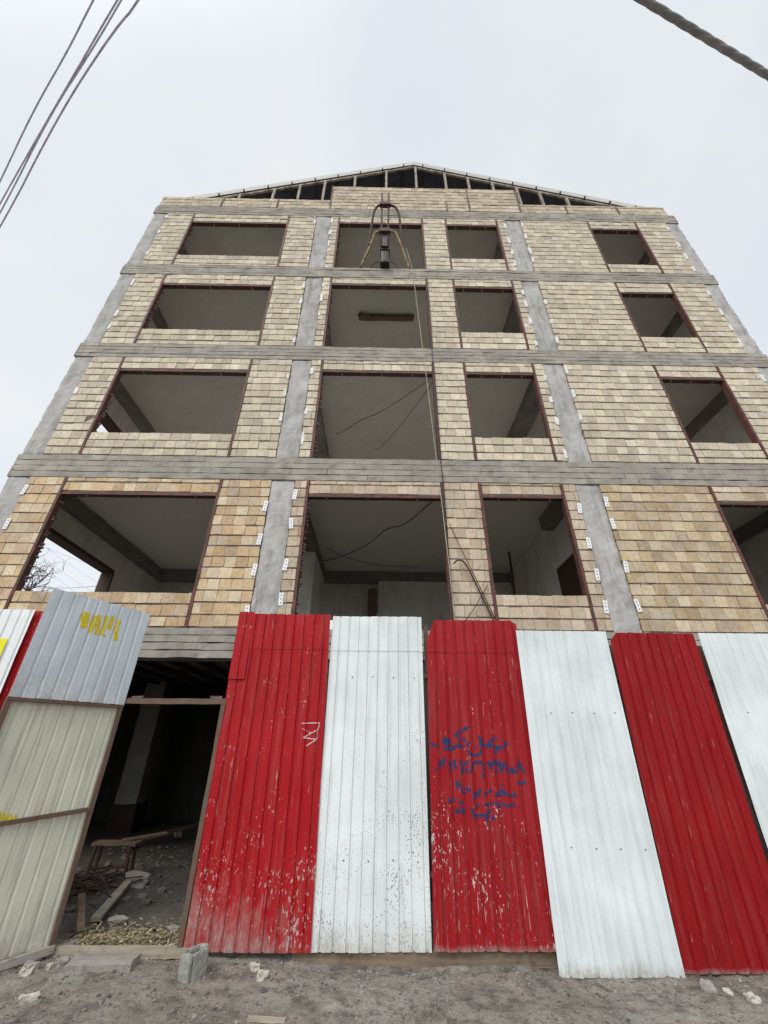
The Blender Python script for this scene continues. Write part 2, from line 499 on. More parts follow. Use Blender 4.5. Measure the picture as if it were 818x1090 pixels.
M_LEAFUP = sheetmat('grey_blue_sheet', (0.52, 0.575, 0.62), (0.62, 0.63, 0.64), 0.8, (0.36, 0.34, 0.31), 0.4, off=71, grime=0.4, dgain=0.5)
M_LEAFLOW = sheetmat('beige_sheet_back', (0.56, 0.555, 0.46), (0.62, 0.60, 0.55), 1.1, (0.40, 0.37, 0.31), 0.5, off=83, grime=0.8)
M_WHITEL = sheetmat('white_paint_left', (0.74, 0.76, 0.77), (0.5, 0.48, 0.45), 0.6, (0.40, 0.37, 0.33), 0.25, off=95, grime=0.12)

def groundmat():
    m, t, b = mat('trodden_dirt', 0.95, 0.12)
    n1 = nz(t, 1.1, 7, 0.65)
    n2 = nz(t, 6, 7, 0.7, off=3)
    n3 = nz(t, 45, 5, 0.7, off=7)
    c = ramp(t, n1, [(0.3, (0.205, 0.178, 0.153)), (0.52, (0.29, 0.26, 0.228)), (0.72, (0.375, 0.345, 0.31))])
    c = mix(t, c, (0.075, 0.062, 0.053), math_(t, 'MULTIPLY', ramp(t, n2, [(0.48, 0.0), (0.66, 1.0)]), 0.75))
    c = mix(t, c, ramp(t, n3, [(0.3, (0.45, 0.53, 0.5)), (0.6, (1.1, 1.09, 1.07))]), 0.7, 'MULTIPLY')
    vo = N(t, 'ShaderNodeTexVoronoi'); vo.inputs['Scale'].default_value = 55
    tc = N(t, 'ShaderNodeTexCoord'); t.links.new(tc.outputs['Object'], vo.inputs['Vector'])
    g = math_(t, 'MULTIPLY', ramp(t, vo.outputs['Distance'], [(0.12, 1.0), (0.2, 0.0)]), ramp(t, nz(t, 14, 3, 0.6, off=9), [(0.52, 0.0), (0.6, 1.0)]))
    c = mix(t, c, (0.46, 0.44, 0.40), math_(t, 'MULTIPLY', g, 0.8))
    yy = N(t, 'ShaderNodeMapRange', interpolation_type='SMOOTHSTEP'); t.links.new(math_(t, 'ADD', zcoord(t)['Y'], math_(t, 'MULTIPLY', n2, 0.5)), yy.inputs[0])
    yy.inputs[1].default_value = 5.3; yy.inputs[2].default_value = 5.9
    c = mix(t, c, mix(t, (0.05, 0.042, 0.035), (0.13, 0.112, 0.095), n1), math_(t, 'MULTIPLY', yy.outputs[0], 0.8))  # soil behind the fence line darkened: interior shade painted into the colour
    t.links.new(c, b.inputs['Base Color'])
    bump(t, b, math_(t, 'ADD', math_(t, 'ADD', n3, math_(t, 'MULTIPLY', n2, 2.0)), math_(t, 'MULTIPLY', g, 0.8)), 0.9, 0.018)
    return m
M_GROUND = groundmat()
def gravelmat():
    m, t, b = mat('loose_gravel', 0.9, 0.15)
    n = nz(t, 7, 3, 0.6)
    n2 = nz(t, 60, 2)
    c = ramp(t, n, [(0.32, (0.10, 0.087, 0.075)), (0.5, (0.19, 0.17, 0.15)), (0.66, (0.33, 0.305, 0.275)), (0.72, (0.45, 0.43, 0.39))])
    c = mix(t, c, ramp(t, n2, [(0.3, 0.7), (0.6, 1.0)]), 0.6, 'MULTIPLY')
    t.links.new(c, b.inputs['Base Color'])
    return m
M_GRAVEL = gravelmat()

# ------------------------------------------------------------------ ground
def sstep(a, b, x):
    t = max(0, min(1, (x - a) / (b - a)))
    return t * t * (3 - 2 * t)
def gh(x, y):
    near = 1 - sstep(30, 60, math.hypot(x, y))
    h = 0.0
    h += -0.075 * sstep(1.1, 1.75, x) * (1 - sstep(5.2, 6.2, y))
    h += 0.05 * sstep(4.9, 5.4, y) * (1 - sstep(13, 16, y))
    h += 0.045 * math.exp(-((x + 2.3) / 0.8) ** 2 - ((y - 4.75) / 0.3) ** 2)
    h -= 0.045 * math.exp(-((x - 0.45) / 1.15) ** 4 - ((y - 4.98) / 0.16) ** 2)
    if near > 0:
        v = Vector((x, y, 0))
        h += near * (0.020 * noise.noise(v * 1.7) + 0.014 * noise.noise(v * 5.1) + 0.009 * noise.noise(v * 13) + 0.006 * noise.noise(v * 29))
    return h
def axis(a, b, step, lo, hi):
    xs = []
    x = a
    while x < b:
        xs.append(x); x += step
    xs.append(b)
    s = step; x = b
    while x < hi:
        s *= 1.28; x += s; xs.append(x)
    s = step; x = a
    while x > lo:
        s *= 1.28; x -= s; xs.insert(0, x)
    return xs
gx = axis(-4.4, 5.0, 0.028, -900, 900)
gy = axis(3.7, 6.0, 0.022, -900, 900)
g = MB()
for y in gy:
    for x in gx:
        g.vert((x, y, gh(x, y)))
nx_ = len(gx)
for j in range(len(gy) - 1):
    for i in range(nx_ - 1):
        a = j * nx_ + i
        g.face((a, a + 1, a + 1 + nx_, a + nx_), 0, True)
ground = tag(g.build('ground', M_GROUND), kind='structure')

gr = MB()
for _ in range(9500):
    x = rng.uniform(-4.2, 4.6); y = 3.85 + 1.15 * rng.random()
    if noise.noise(Vector((x * 1.8, y * 2.5, 3))) + 0.5 * sstep(4.4, 4.95, y) < rng.uniform(-0.45, 0.55):
        continue
    r = min(0.028, 0.0045 * math.exp(rng.gauss(0.15, 0.5)))
    gr.rock((x, y, gh(x, y) + r * 0.25), r, rng.uniform(0, 6), flat=0.7, sub=1, ang=0.6)
tag(gr.build('gravel', M_GRAVEL), 'loose pale gravel and crumbs of rubble scattered over the dirt before the fence', 'gravel', kind='stuff')
gr = MB()
for _ in range(1300):
    x = rng.uniform(-4.6, -1.6); y = rng.uniform(5.1, 9.5)
    if x > -1.9 or x / y < -0.56: continue
    r = min(0.05, 0.012 * math.exp(rng.gauss(0, 0.7)))
    gr.rock((x, y, gh(x, y) + r * 0.25), r, rng.uniform(0, 6), flat=0.7, sub=1, ang=0.6)
tag(gr.build('rubble_crumbs', M_GSTONE2), 'rubble crumbs coloured for shade over the darkened floor inside the doorway', 'rubble', kind='stuff')

# ------------------------------------------------------------------ building
D = 6.4
BX0, BX1, BACK = -6.88, 8.88, 12.3
COLS = [(-6.87, -6.46), (-2.02, -1.58), (3.62, 4.08), (8.49, 8.86)]
BEAMS = [(2.73, 3.17), (5.90, 6.41), (9.15, 9.59), (12.32, 12.75), (15.41, 15.85)]
bld = empty('apartment_building', (1.0, D, 0), 'unfinished five storey building of pale hollow brick between grey concrete columns and beams', 'building')

for bi, (z0, z1) in enumerate(BEAMS):
    m = MB()
    n = 4
    hh = (z1 - z0) / n
    x = [BX0 - 0.012, BX1 + 0.012]
    for k in range(n):                       # board-marked face: one strip per shutter board
        # boards change along the length too
        cuts = [x[0]] + sorted(rng.uniform(x[0], x[1]) for _ in range(3)) + [x[1]]
        for ca, cb in zip(cuts, cuts[1:]):
            if cb - ca < 0.3: cb = ca + 0.3 if cb < x[1] else cb
            m.rough_box(ca, cb, D - 0.024 + rng.uniform(-0.005, 0.004), D + 0.30, z0 + k * hh + (0.003 if k else 0), z0 + (k + 1) * hh, 0.09, 0.009, 3.5, seed=bi * 7 + k, round_=0.007)
    m.build('concrete_beam', M_BEAM, bld)
for si in range(5):
    z0 = -0.2 if si == 0 else BEAMS[si - 1][1]
    z1 = BEAMS[si][0]
    for ci, (xa, xb) in enumerate(COLS):
        m = MB()
        m.rough_box(xa, xb, D - 0.002, D + 0.42, z0 - 0.01, z1 + 0.01, 0.06, 0.014, 4.0, seed=si * 5 + ci * 11, round_=0.016)
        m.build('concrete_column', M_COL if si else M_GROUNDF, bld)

# --- brickwork
PAL = {
    1: [(0.47, 0.375, 0.245), (0.54, 0.45, 0.31), (0.56, 0.48, 0.35), (0.46, 0.36, 0.235), (0.43, 0.345, 0.245), (0.50, 0.405, 0.255), (0.48, 0.395, 0.30)],
    2: [(0.58, 0.535, 0.42), (0.63, 0.59, 0.48), (0.60, 0.54, 0.435), (0.54, 0.485, 0.385), (0.61, 0.56, 0.43), (0.52, 0.46, 0.37)],
}
PAL[3] = PAL[2]
PAL[4] = [(0.54, 0.49, 0.40), (0.60, 0.55, 0.455), (0.57, 0.51, 0.40), (0.50, 0.45, 0.37), (0.60, 0.56, 0.45)]
PAL[5] = [(0.49, 0.43, 0.33), (0.54, 0.48, 0.38), (0.55, 0.49, 0.38), (0.46, 0.40, 0.31)]
PINK = [(0.52, 0.42, 0.33), (0.50, 0.425, 0.33), (0.57, 0.49, 0.39), (0.47, 0.38, 0.285), (0.55, 0.475, 0.36)]
WARM = [(0.54, 0.40, 0.25), (0.60, 0.475, 0.315), (0.62, 0.52, 0.38), (0.52, 0.38, 0.235), (0.51, 0.40, 0.29), (0.59, 0.46, 0.285), (0.66, 0.56, 0.40)]
CH = 0.196
def bricks(m, x0, x1, z0, z1, zb, pal, y0=D - 0.012, depth=0.085, wallt=0.115, bw=0.20):
    k0 = int(math.floor((z0 - zb) / CH + 1e-4)); k1 = int(math.ceil((z1 - zb) / CH - 1e-4))
    for k in range(k0, k1):
        a = max(z0, zb + k * CH); b = min(z1, zb + (k + 1) * CH)
        if b - a < 0.035: continue
        lean = rng.uniform(-0.002, 0.005)
        x = x0 - rng.uniform(0, bw * 0.6)
        row = rng.uniform(0.93, 1.06)
        base = a + (rng.uniform(0.019, 0.026) if zb < 4 else rng.uniform(0.022, 0.034))
        while x < x1 - 0.02:
            w = bw + rng.uniform(-0.012, 0.012)
            xa, xb = max(x0, x), min(x1, x + w)
            if xb - xa > 0.02:
                if x1 - xb < 0.03: xb = x1
                c = rng.choice(pal); s = row * rng.uniform(0.86, 1.1)
                c = (c[0] * s, c[1] * s * 0.99, c[2] * s * 0.975)
                yj = y0 + max(-0.007, min(0.006, lean + rng.gauss(0, 0.0028)))
                if rng.random() < 0.05: yj += 0.005
                ed0 = rng.uniform(-0.004, 0.006) if xa == x0 else 0.003
                ed1 = rng.uniform(-0.004, 0.006) if xb == x1 else 0.003
                wv = 0.007 * noise.noise(Vector((xa * 0.9, k * 0.45 + zb, 2.0)))
                if not (z0 + 0.05 < base and b < z1 - 0.05): wv = min(wv, 0)
                m.box(xa + ed0, xb - ed1, yj, y0 + depth, base + wv + rng.uniform(-0.003, 0.003), b - 0.001 + wv - (rng.uniform(0.0, 0.012) if rng.random() < 0.12 else 0), 0, c, 0.0028)
            x = xb if xb < x1 else x1
    m.box(x0 + 0.012, x1 - 0.012, y0 + 0.013, y0 + wallt, z0 + 0.004, z1 - 0.004, 1)
    # mortar squeezed out of the bed joints here and there
    for k in range(k0 + 1, k1):
        z = zb + k * CH
        for _ in range(int((x1 - x0) * 1.2)):
            if rng.random() < 0.6:
                xx = rng.uniform(x0 + 0.05, x1 - 0.05)
                m.box(xx, min(x1 - 0.02, xx + rng.uniform(0.03, 0.16)), y0 + 0.001, y0 + 0.035, z + 0.001, z + rng.uniform(0.012, 0.022), 1, (1, 1, 1), 0.003)

OPEN = {
 1: dict(a=(-5.76, -2.97, 3.72, 5.54), b=(-1.31, 1.115, None, 5.55), c=(1.865, 3.335, 3.745, 5.58), d=(6.17, 7.60, 3.64, 5.50)),
 2: dict(a=(-5.73, -2.95, 6.98, 8.72), b=(-1.31, 1.11, None, 8.78), c=(1.86, 3.35, 6.99, 8.78), d=(6.17, 7.54, 6.94, 8.72)),
 3: dict(a=(-5.66, -2.88, 10.12, 11.87), b=(-1.33, 1.11, None, 11.99), c=(1.86, 3.35, 10.20, 11.95), d=(6.14, 7.51, 10.14, 11.85)),
 4: dict(a=(-5.62, -2.86, 13.24, 14.94), b=(-1.31, 1.10, None, 15.03), c=(1.86, 3.33, 13.30, 15.02), d=(6.14, 7.53, 13.17, 14.95)),
}
BAYS = [('a',), ('b', 'c'), ('d',)]
PW = 0.055
for st in (1, 2, 3, 4):
    z0, z1 = BEAMS[st - 1][1], BEAMS[st][0]
    for bi in range(3):
        x = COLS[bi][1] + 0.004; xe = COLS[bi + 1][0] - 0.004
        m = MB()
        zb = z0
        for key in BAYS[bi]:
            ox0, ox1, oz0, oz1 = OPEN[st][key]
            pal = (WARM, PINK, PAL[1])[bi] if st == 1 else PAL[st]
            bricks(m, x, ox0 - PW, z0 + 0.003, z1 - 0.004, zb, pal)
            if oz0:
                bricks(m, ox0 + 0.003, ox1 - 0.003, z0 + 0.003, oz0, oz0 - 0.196 * math.ceil((oz0 - z0) / 0.196), pal)
            bricks(m, ox0 + 0.003, ox1 - 0.003, oz1 + 0.055, z1 - 0.004, oz1 + 0.055, PINK if (st == 1 and bi) else pal)
            x = ox1 + PW
            # rough mortar packed behind the left jamb post
            zz = (oz0 or z0)
            while zz < oz1 - 0.1:
                if rng.random() < 0.75:
                    for q in (1, 2):
                        m.rock((ox0 + rng.uniform(-0.008, 0.008), D + rng.uniform(0.06, 0.11), zz), rng.uniform(0.012, 0.042), rng.uniform(0, 6), m=1, sub=1)
                zz += rng.uniform(0.05, 0.12)
        bricks(m, x, xe, z0 + 0.003, z1 - 0.004, zb, (WARM, PINK, PAL[1])[bi] if st == 1 else PAL[st])
        m.build('brick_wall', [M_BRICK, M_MORTAR], bld, color=True)
        for key in BAYS[bi]:
            ox0, ox1, oz0, oz1 = OPEN[st][key]
            f = MB()
            f.rough_box(ox0 + 0.002, ox1 - 0.002, D - 0.012, D + 0.012, oz1 - 0.004, oz1 + 0.05, 0.12, 0.004, seed=st)
            f.rough_box(ox0 + 0.002, ox1 - 0.002, D + 0.014, D + 0.105, oz1 + 0.004, oz1 + 0.052, 0.12, 0.005, seed=st, m=1)
            for q in range(3):     # small timber packers under the lintel
                xx = ox0 + (ox1 - ox0) * (q + 0.5 + rng.uniform(-0.2, 0.2)) / 3
                f.box(xx - 0.012, xx + 0.012, D + 0.02, D + 0.10, oz1 - 0.018, oz1 - 0.003, 2)
            fr = f.build('steel_lintel', [M_PRIMER, M_DRUST, M_WOOD], bld)
            for sx in (ox0 - PW + 0.002, ox1 + 0.002):
                p = MB()
                p.rough_box(sx, sx + PW - 0.004, D - 0.022 + rng.uniform(-0.004, 0.004), D + 0.10, z0 + 0.002, z1 - 0.002, 0.14, 0.006, 3.0, seed=st * 3 + sx)
                p.build('steel_post', M_PRIMER, fr)

# white joint plates bridging column and brickwork
t0 = MB()
t0.box(-0.036, 0.036, -0.005, 0.0, -0.105, 0.105, 0)
for k in (-0.06, 0, 0.06):
    t0.box(-0.009, 0.009, -0.0055, -0.003, k - 0.009, k + 0.009, 1)
tie0 = None
for st in (1, 2, 3, 4):
    z0, z1 = BEAMS[st - 1][1], BEAMS[st][0]
    for ci, (xa, xb) in enumerate(COLS):
        for side in (0, 1):
            if (ci, side) in ((0, 0), (3, 1)): continue
            n = 4
            for k in range(n):
                z = z0 + (z1 - z0) * (k + 0.45 + 0.25 * side) / (n + 0.15) + rng.uniform(-0.12, 0.12)
                xx = (xa - 0.03 if side == 0 else xb + 0.03)
                p = (xx, D - 0.021, z)
                rot = (rng.uniform(-0.03, 0.03), rng.uniform(-0.14, 0.14), 0)
                if st > 1:
                    # hand-thrown plaster dabs closing the joint
                    if rng.random() < 0.2: continue
                    d_ = MB()
                    h = rng.uniform(0.07, 0.15); w_ = rng.uniform(0.025, 0.04)
                    n_ = 11
                    loop = []
                    for q in range(n_):
                        a_ = 2 * math.pi * q / n_
                        e_ = max(abs(math.cos(a_)), abs(math.sin(a_)))
                        rr = rng.uniform(0.8, 1.15) / e_
                        loop.append((xx + math.cos(a_) * w_ * rr, z + math.sin(a_) * h * rr))
                    fr_ = [d_.vert((a_, D - 0.028, b_)) for a_, b_ in loop]
                    bk_ = [d_.vert((xx + (a_ - xx) * 1.12, D + 0.01, z + (b_ - z) * 1.08)) for a_, b_ in loop]
                    d_.face(fr_)
                    for q in range(n_):
                        d_.face((fr_[q], bk_[q], bk_[(q + 1) % n_], fr_[(q + 1) % n_]))
                    d_.build('plaster_dab', M_DAB, bld)
                    continue
                if tie0 is None:
                    tie0 = t0.build('wall_tie', [M_WHITEP, M_HOLE], bld)
                    tie0.location = Vector(p) - world_loc(bld); tie0.rotation_euler = rot
                else:
                    copy_part(tie0, bld, p, rot)

# parapet
m = MB()
bricks(m, BX0 + 0.04, -1.64, 15.852, 16.40, 15.852, PAL[5])
bricks(m, 4.16, BX1 - 0.16, 15.852, 16.36, 15.852, PAL[5])
bricks(m, -1.635, 4.155, 15.852, 17.28, 15.852, PAL[5], y0=D - 0.020)
for xx, zt in ((-5.0, 16.38), (-3.3, 16.38), (-1.68, 17.3), (1.9, 16.4), (4.16, 17.26), (5.6, 16.34), (7.2, 16.34), (2.6, 17.2)):
    m.box(xx, xx + 0.05, D - 0.03, D + 0.1, 15.856, zt, 1, (1, 1, 1), 0.004)
m.build('parapet_wall', [M_BRICK, M_MORTAR], bld, color=True)

# slabs, inner beams, inner walls
for i, (z0, z1) in enumerate(BEAMS):
    m = MB()
    cz = z0 + (0.30 if i else 0.22)
    m.box(BX0 + 0.03, BX1 - 0.03, D + 0.31, BACK, cz, z1 - 0.01, 0)
    m.build('floor_slab', M_BEAMIN if i == 0 else M_SLABL if i == 1 else M_SLAB, bld)
    if i:
        for (xa, xb) in COLS:
            b_ = MB()
            ye = 8.3 if (xa == 3.62 and i == 1) else 11.62
            b_.rough_box(xa + 0.01, xb - 0.01, D + 0.32, ye, z0 + 0.003, cz + 0.01, 0.16, 0.016, 3.0, seed=xa + i, round_=0.02)
            b_.build('inner_beam', M_BEAMIN, bld)
        b_ = MB()
        b_.rough_box(BX0 + 0.05, BX1 - 0.05, 11.64, 12.0, z0 + 0.002, cz + 0.01, 0.2, 0.016, 3.0, seed=i, round_=0.02)
        b_.build('inner_beam', M_BEAMIN, bld)
# ribs under the ground-floor slab
for k in range(9):
    m = MB()
    xx = -6.3 + k * 0.52
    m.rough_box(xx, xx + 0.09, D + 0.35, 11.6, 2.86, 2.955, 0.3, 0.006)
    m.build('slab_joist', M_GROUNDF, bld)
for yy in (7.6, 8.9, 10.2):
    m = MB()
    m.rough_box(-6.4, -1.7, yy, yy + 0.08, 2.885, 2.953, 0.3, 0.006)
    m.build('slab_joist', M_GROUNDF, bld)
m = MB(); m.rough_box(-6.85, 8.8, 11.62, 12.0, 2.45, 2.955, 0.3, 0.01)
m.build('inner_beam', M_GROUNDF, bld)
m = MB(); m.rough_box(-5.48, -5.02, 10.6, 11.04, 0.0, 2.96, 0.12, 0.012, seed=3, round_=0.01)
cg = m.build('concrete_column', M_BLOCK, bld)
m = MB(); m.rough_box(-5.52, -4.98, 10.56, 11.07, 0.0, 0.55, 0.1, 0.014, seed=5, round_=0.01)
m.build('painted_base', plain('dull_red_paint', (0.034, 0.016, 0.015), 0.7, 0.4, 6), cg)

# back and side walls
for i in range(5):
    za = 0.0 if i == 0 else BEAMS[i - 1][1]
    zb = BEAMS[i][0] + (0.29 if i else 0.21)
    wm = M_GROUNDF if i == 0 else M_WALLIN
    m = MB()
    if i == 0:
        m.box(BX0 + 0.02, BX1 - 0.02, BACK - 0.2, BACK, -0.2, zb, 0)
    else:
        # unseen rear openings, added to let light onto the ceilings
        xs = [BX0 + 0.02, -6.45, -2.05, -1.55, 3.6, 4.1, 8.48, BX1 - 0.02]
        for q in range(7):
            if q % 2 == 0:
                m.box(xs[q], xs[q + 1], BACK - 0.2, BACK, za, zb, 0)
            else:
                m.box(xs[q] + 0.001, xs[q + 1] - 0.001, BACK - 0.2, BACK, za + 1.72, zb, 0)
    m.build('back_wall', wm, bld)
    m = MB()
    if i == 0:
        m.box(BX0 + 0.02, BX0 + 0.22, D + 0.43, BACK - 0.21, -0.2, zb, 0)
    else:
        oz0, oz1 = za + 0.5, BEAMS[i][0] - (0.52 if i == 1 else 0.62 if i == 2 else 1.0)
        if True:  # on the top two storeys these openings are unseen, added to brighten the rooms
            m.box(BX0 + 0.02, BX0 + 0.22, D + 0.43, 7.30, za, zb, 0)
            m.box(BX0 + 0.02, BX0 + 0.22, 9.78, BACK - 0.21, za, zb, 0)
            m.box(BX0 + 0.02, BX0 + 0.22, 7.301, 9.779, za, oz0, 0)
            m.box(BX0 + 0.02, BX0 + 0.22, 7.301, 9.779, oz1, zb, 0)
    m.build('side_wall', wm, bld)
    if i in (1, 2):
        f = MB()
        f.box(BX0 - 0.02, BX0 + 0.27, 7.27, 9.80, oz1 - 0.06, oz1 + 0.02, 0, (1, 1, 1), 0.006)
        f.box(BX0 - 0.02, BX0 + 0.27, 9.75, 9.81, oz0, oz1 - 0.07, 0, (1, 1, 1), 0.006)
        f.build('steel_lintel', M_DRUST, bld)
    m = MB()
    if i == 0:
        m.box(BX1 - 0.22, BX1 - 0.02, D + 0.43, BACK - 0.21, -0.2, zb, 0)
    elif i < 3:
        m.box(BX1 - 0.22, BX1 - 0.02, D + 0.43, BACK - 0.21, za, zb, 0)
    else:  # unseen upper openings, added to bring light inside
        m.box(BX1 - 0.22, BX1 - 0.02, D + 0.43, 7.7, za, zb, 0)
        m.box(BX1 - 0.22, BX1 - 0.02, 10.2, BACK - 0.21, za, zb, 0)
        m.box(BX1 - 0.22, BX1 - 0.02, 7.701, 10.199, za, za + 0.5, 0)
        m.box(BX1 - 0.22, BX1 - 0.02, 7.701, 10.199, za + 1.75, zb, 0)
    m.build('side_wall', wm, bld)
# partition under the third beam line, first floor, its doorway blacked out to stand for shade
m = MB()
za = BEAMS[0][1]
m.box(3.93, 4.07, D + 0.45, 7.6, za, 6.19, 0)
m.box(3.93, 4.07, 7.6, 8.6, 5.08, 6.19, 0)
m.box(3.93, 4.07, 8.6, 11.62, za, 6.19, 0)
m.build('partition_wall', M_WALLIN, bld)
m = MB(); m.rough_box(3.955, 4.0, 7.605, 8.595, za, 5.075, 0.2, 0.003)
m.build('door', M_DRUST, bld)  # dark panel added in the opening, standing in for a shaded room behind
m = MB()
m.box(-1.98, -1.62, 9.6, 11.6, za, 5.89, 0)
m.build('partition_wall', M_WALLIN, bld)
m = MB()
m.box(-0.02, 3.9, 11.66, 11.9, za, 5.898, 0)
m.build('partition_wall', M_WALLIN, bld)
m = MB(); m.rough_box(-0.32, -0.06, 11.5, 11.63, za, 5.6, 0.1, 0.02, 6)
m.build('brick_pier', plain('bare_dark_brick', (0.16, 0.10, 0.07), 0.9, 0.4, 8), bld)
m = MB(); m.tube([(3.38, 10.0, za), (3.41, 10.0, 4.99), (3.43, 10.0, 6.15)], 0.028, 8)
m.build('drain_pipe', M_DRUST, bld)
# unseen ground-floor infill behind the fence, added to keep the interior dark
m = MB()
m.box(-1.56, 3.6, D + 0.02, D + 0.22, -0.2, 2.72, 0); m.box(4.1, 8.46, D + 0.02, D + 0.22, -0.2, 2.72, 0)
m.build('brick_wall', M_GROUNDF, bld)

# --- gable roof
GY = 6.9
RX, RZ, SL = 1.04, 20.35, 0.393
def rz(x): return RZ - SL * abs(x - RX)
for sgn in (-1, 1):
    m = MB()
    xe = RX + sgn * 8.15
    n = 30
    th = 0.012
    for k in range(n):
        xa = RX + (xe - RX) * k / n; xb = RX + (xe - RX) * (k + 1) / n
        for (ya, yb) in ((GY - 0.1, GY), (GY, 12.6)):
            za, zb = rz(xa), rz(xb)
            P = [m.vert(p) for p in ((xa, ya, za), (xb, ya, zb), (xb, yb, zb), (xa, yb, za), (xa, ya, za - th), (xb, ya, zb - th), (xb, yb, zb - th), (xa, yb, za - th))]
            front = ya < GY
            for q, mi in (((0, 1, 2, 3), 2 if front else 0), ((7, 6, 5, 4), 2 if front else 1)) + ((((4, 5, 1, 0), 2),) if front else (((3, 2, 6, 7), 0),)):
                m.face([P[i] for i in (q if sgn > 0 else q[::-1])], mi)
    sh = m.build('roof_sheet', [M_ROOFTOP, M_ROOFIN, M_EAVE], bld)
    r_ = MB()
    r_.bar((RX + sgn * 0.02, GY + 0.03, RZ - 0.16), (xe, GY + 0.03, rz(xe) - 0.16), 0.06, 0.09)
    r_.build('rafter', M_GALV, sh)
    for yy in (8.8, 10.7, 12.4):
        r_ = MB(); r_.bar((RX + sgn * 0.02, yy, RZ - 0.30), (xe, yy, rz(xe) - 0.29), 0.08, 0.10)
        r_.build('rafter', M_DRUST, sh)
    k = 0.35
    while k < 8.0:
        xx = RX + sgn * k
        p = MB(); p.bar((xx, GY - 0.09, rz(xx) - 0.075), (xx, 12.55, rz(xx) - 0.075), 0.035, 0.07)
        p.build('purlin', M_DRUST, sh)
        k += 0.78
for xx in (-5.66, -4.87, -3.78, -2.9, -2.08, -1.04, 0.04, 1.11, 2.16, 2.95, 3.81, 4.61, 5.37, 6.23):
    p = MB()
    p.bar((xx, GY + 0.001, 15.86), (xx + rng.uniform(-0.03, 0.03), GY + 0.001, rz(xx) - 0.21), 0.075, 0.07, up=(0, 1, 0))
    p.build('roof_post', M_GALV, bld)
for q in range(3):
    p = MB(); xx = -4.3 + q * 4.2
    p.bar((xx, 8.8, 15.86), (xx + 0.7, 8.8, rz(xx + 0.7) - 0.34), 0.06, 0.06)
    p.build('roof_brace', M_DRUST, bld)
m = MB()
P = [m.vert(p) for p in ((RX - 8, 12.5, 15.86), (RX + 8, 12.5, 15.86), (RX + 8, 12.5, rz(RX + 8) - 0.1), (RX, 12.5, RZ - 0.1), (RX - 8, 12.5, rz(RX - 8) - 0.1))]
Q = [m.vert((m.v[i][0], 12.58, m.v[i][2])) for i in P]
m.face(P); m.face(Q[::-1])
for i in range(5):
    m.face((P[i], Q[i], Q[(i + 1) % 5], P[(i + 1) % 5]))
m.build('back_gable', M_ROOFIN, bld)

# ------------------------------------------------------------------ sheet metal fence
FY = 5.0
PITCH = 0.117
RH = 0.0155
def prof(u):
    p = (u / PITCH) % 1.0
    # broad flats towards the street, narrow pressed grooves between them
    if p < 0.72: return RH
    if p < 0.79: return RH * (1 - (p - 0.72) / 0.07)
    if p < 0.93: return 0.0
    return (p - 0.93) / 0.07 * RH
def ucuts(w):
    us = {0.0, w}
    k = 0
    while k * PITCH < w:
        for f in (0.0, 0.72, 0.79, 0.93):
            u = (k + f) * PITCH
            if 0 < u < w: us.add(u)
        k += 1
    return sorted(us)
class Sheet:
    """corrugated sheet in its own frame: origin at the left foot, u along, z up, y towards the back"""
    def __init__(self, w, h, shear=0.0, top=None, seed=0.0, dent=0.009):
        self.w, self.h, self.shear, self.top, self.seed, self.dent = w, h, shear, top, seed, dent
        self.rib = 1.0
    def pt(self, u, z, lift=0.0):
        d = prof(u) * self.rib + lift
        q = Vector((u * 1.6 + self.seed, z * 1.1, self.seed))
        d += self.dent * noise.noise(q) * 1.5 + self.dent * 0.5 * noise.noise(q * 3.3)
        # torn, buckled foot and top
        d += 0.020 * noise.noise(Vector((u * 7 + self.seed, 3.1, 0))) * max(0, 1 - z / 0.14) + 0.012 * noise.noise(Vector((u * 8 + self.seed, 7.7, 0))) * max(0, 1 - (self.h - z) / 0.12)
        x = u + self.shear * z
        return Vector((x, -d, z))
    def mesh(self, m, z0, z1, nv, lift=0.0, ragged=0.006, top=None):
        us = ucuts(self.w)
        rows = []
        for j in range(nv + 1):
            row = []
            for u in us:
                t = j / nv
                zt = z1 + ((top(u) if top else 0.0))
                a = z0 + (ragged * (noise.noise(Vector((u * 14 + self.seed, 0, 1))) + 0.4 * noise.noise(Vector((u * 60, self.seed, 2)))) if z0 == 0 else 0)
                zt += ragged * 0.5 * noise.noise(Vector((u * 17 + self.seed, 5, 1)))
                z = a + (zt - a) * t
                row.append(m.vert(self.pt(u, z, lift)))
            rows.append(row)
        for j in range(nv):
            for i in range(len(us) - 1):
                m.face((rows[j][i], rows[j][i + 1], rows[j + 1][i + 1], rows[j + 1][i]))
    def stroke(self, m, pts, w, lift=0.003):
        pts = [Vector((a, b)) for a, b in pts]
        # resample
        P = []
        for a, b in zip(pts, pts[1:]):
            n = max(2, int((b - a).length / 0.008))
            for k in range(n):
                P.append(a + (b - a) * k / n)
        P.append(pts[-1])
        # smooth corners
        for _ in range(2):
            P = [P[0]] + [(P[i - 1] + P[i] * 2 + P[i + 1]) / 4 for i in range(1, len(P) - 1)] + [P[-1]]
        prev = None
        for i, p in enumerate(P):
            t = (P[min(i + 1, len(P) - 1)] - P[max(0, i - 1)])
            if t.length < 1e-6: t = Vector((1, 0))
            t.normalize(); n = Vector((-t.y, t.x))
            ww = w * (0.95 + 0.35 * noise.noise(Vector((p.x * 25, p.y * 25, self.seed))))
            if i in (0, len(P) - 1): ww *= 0.5
            row = [m.vert(self.pt(*(p + n * ww * s), lift)) for s in (-1, -0.33, 0.33, 1)]
            if prev:
                for k in range(3):
                    m.face((prev[k + 1], prev[k], row[k], row[k + 1]))
            prev = row

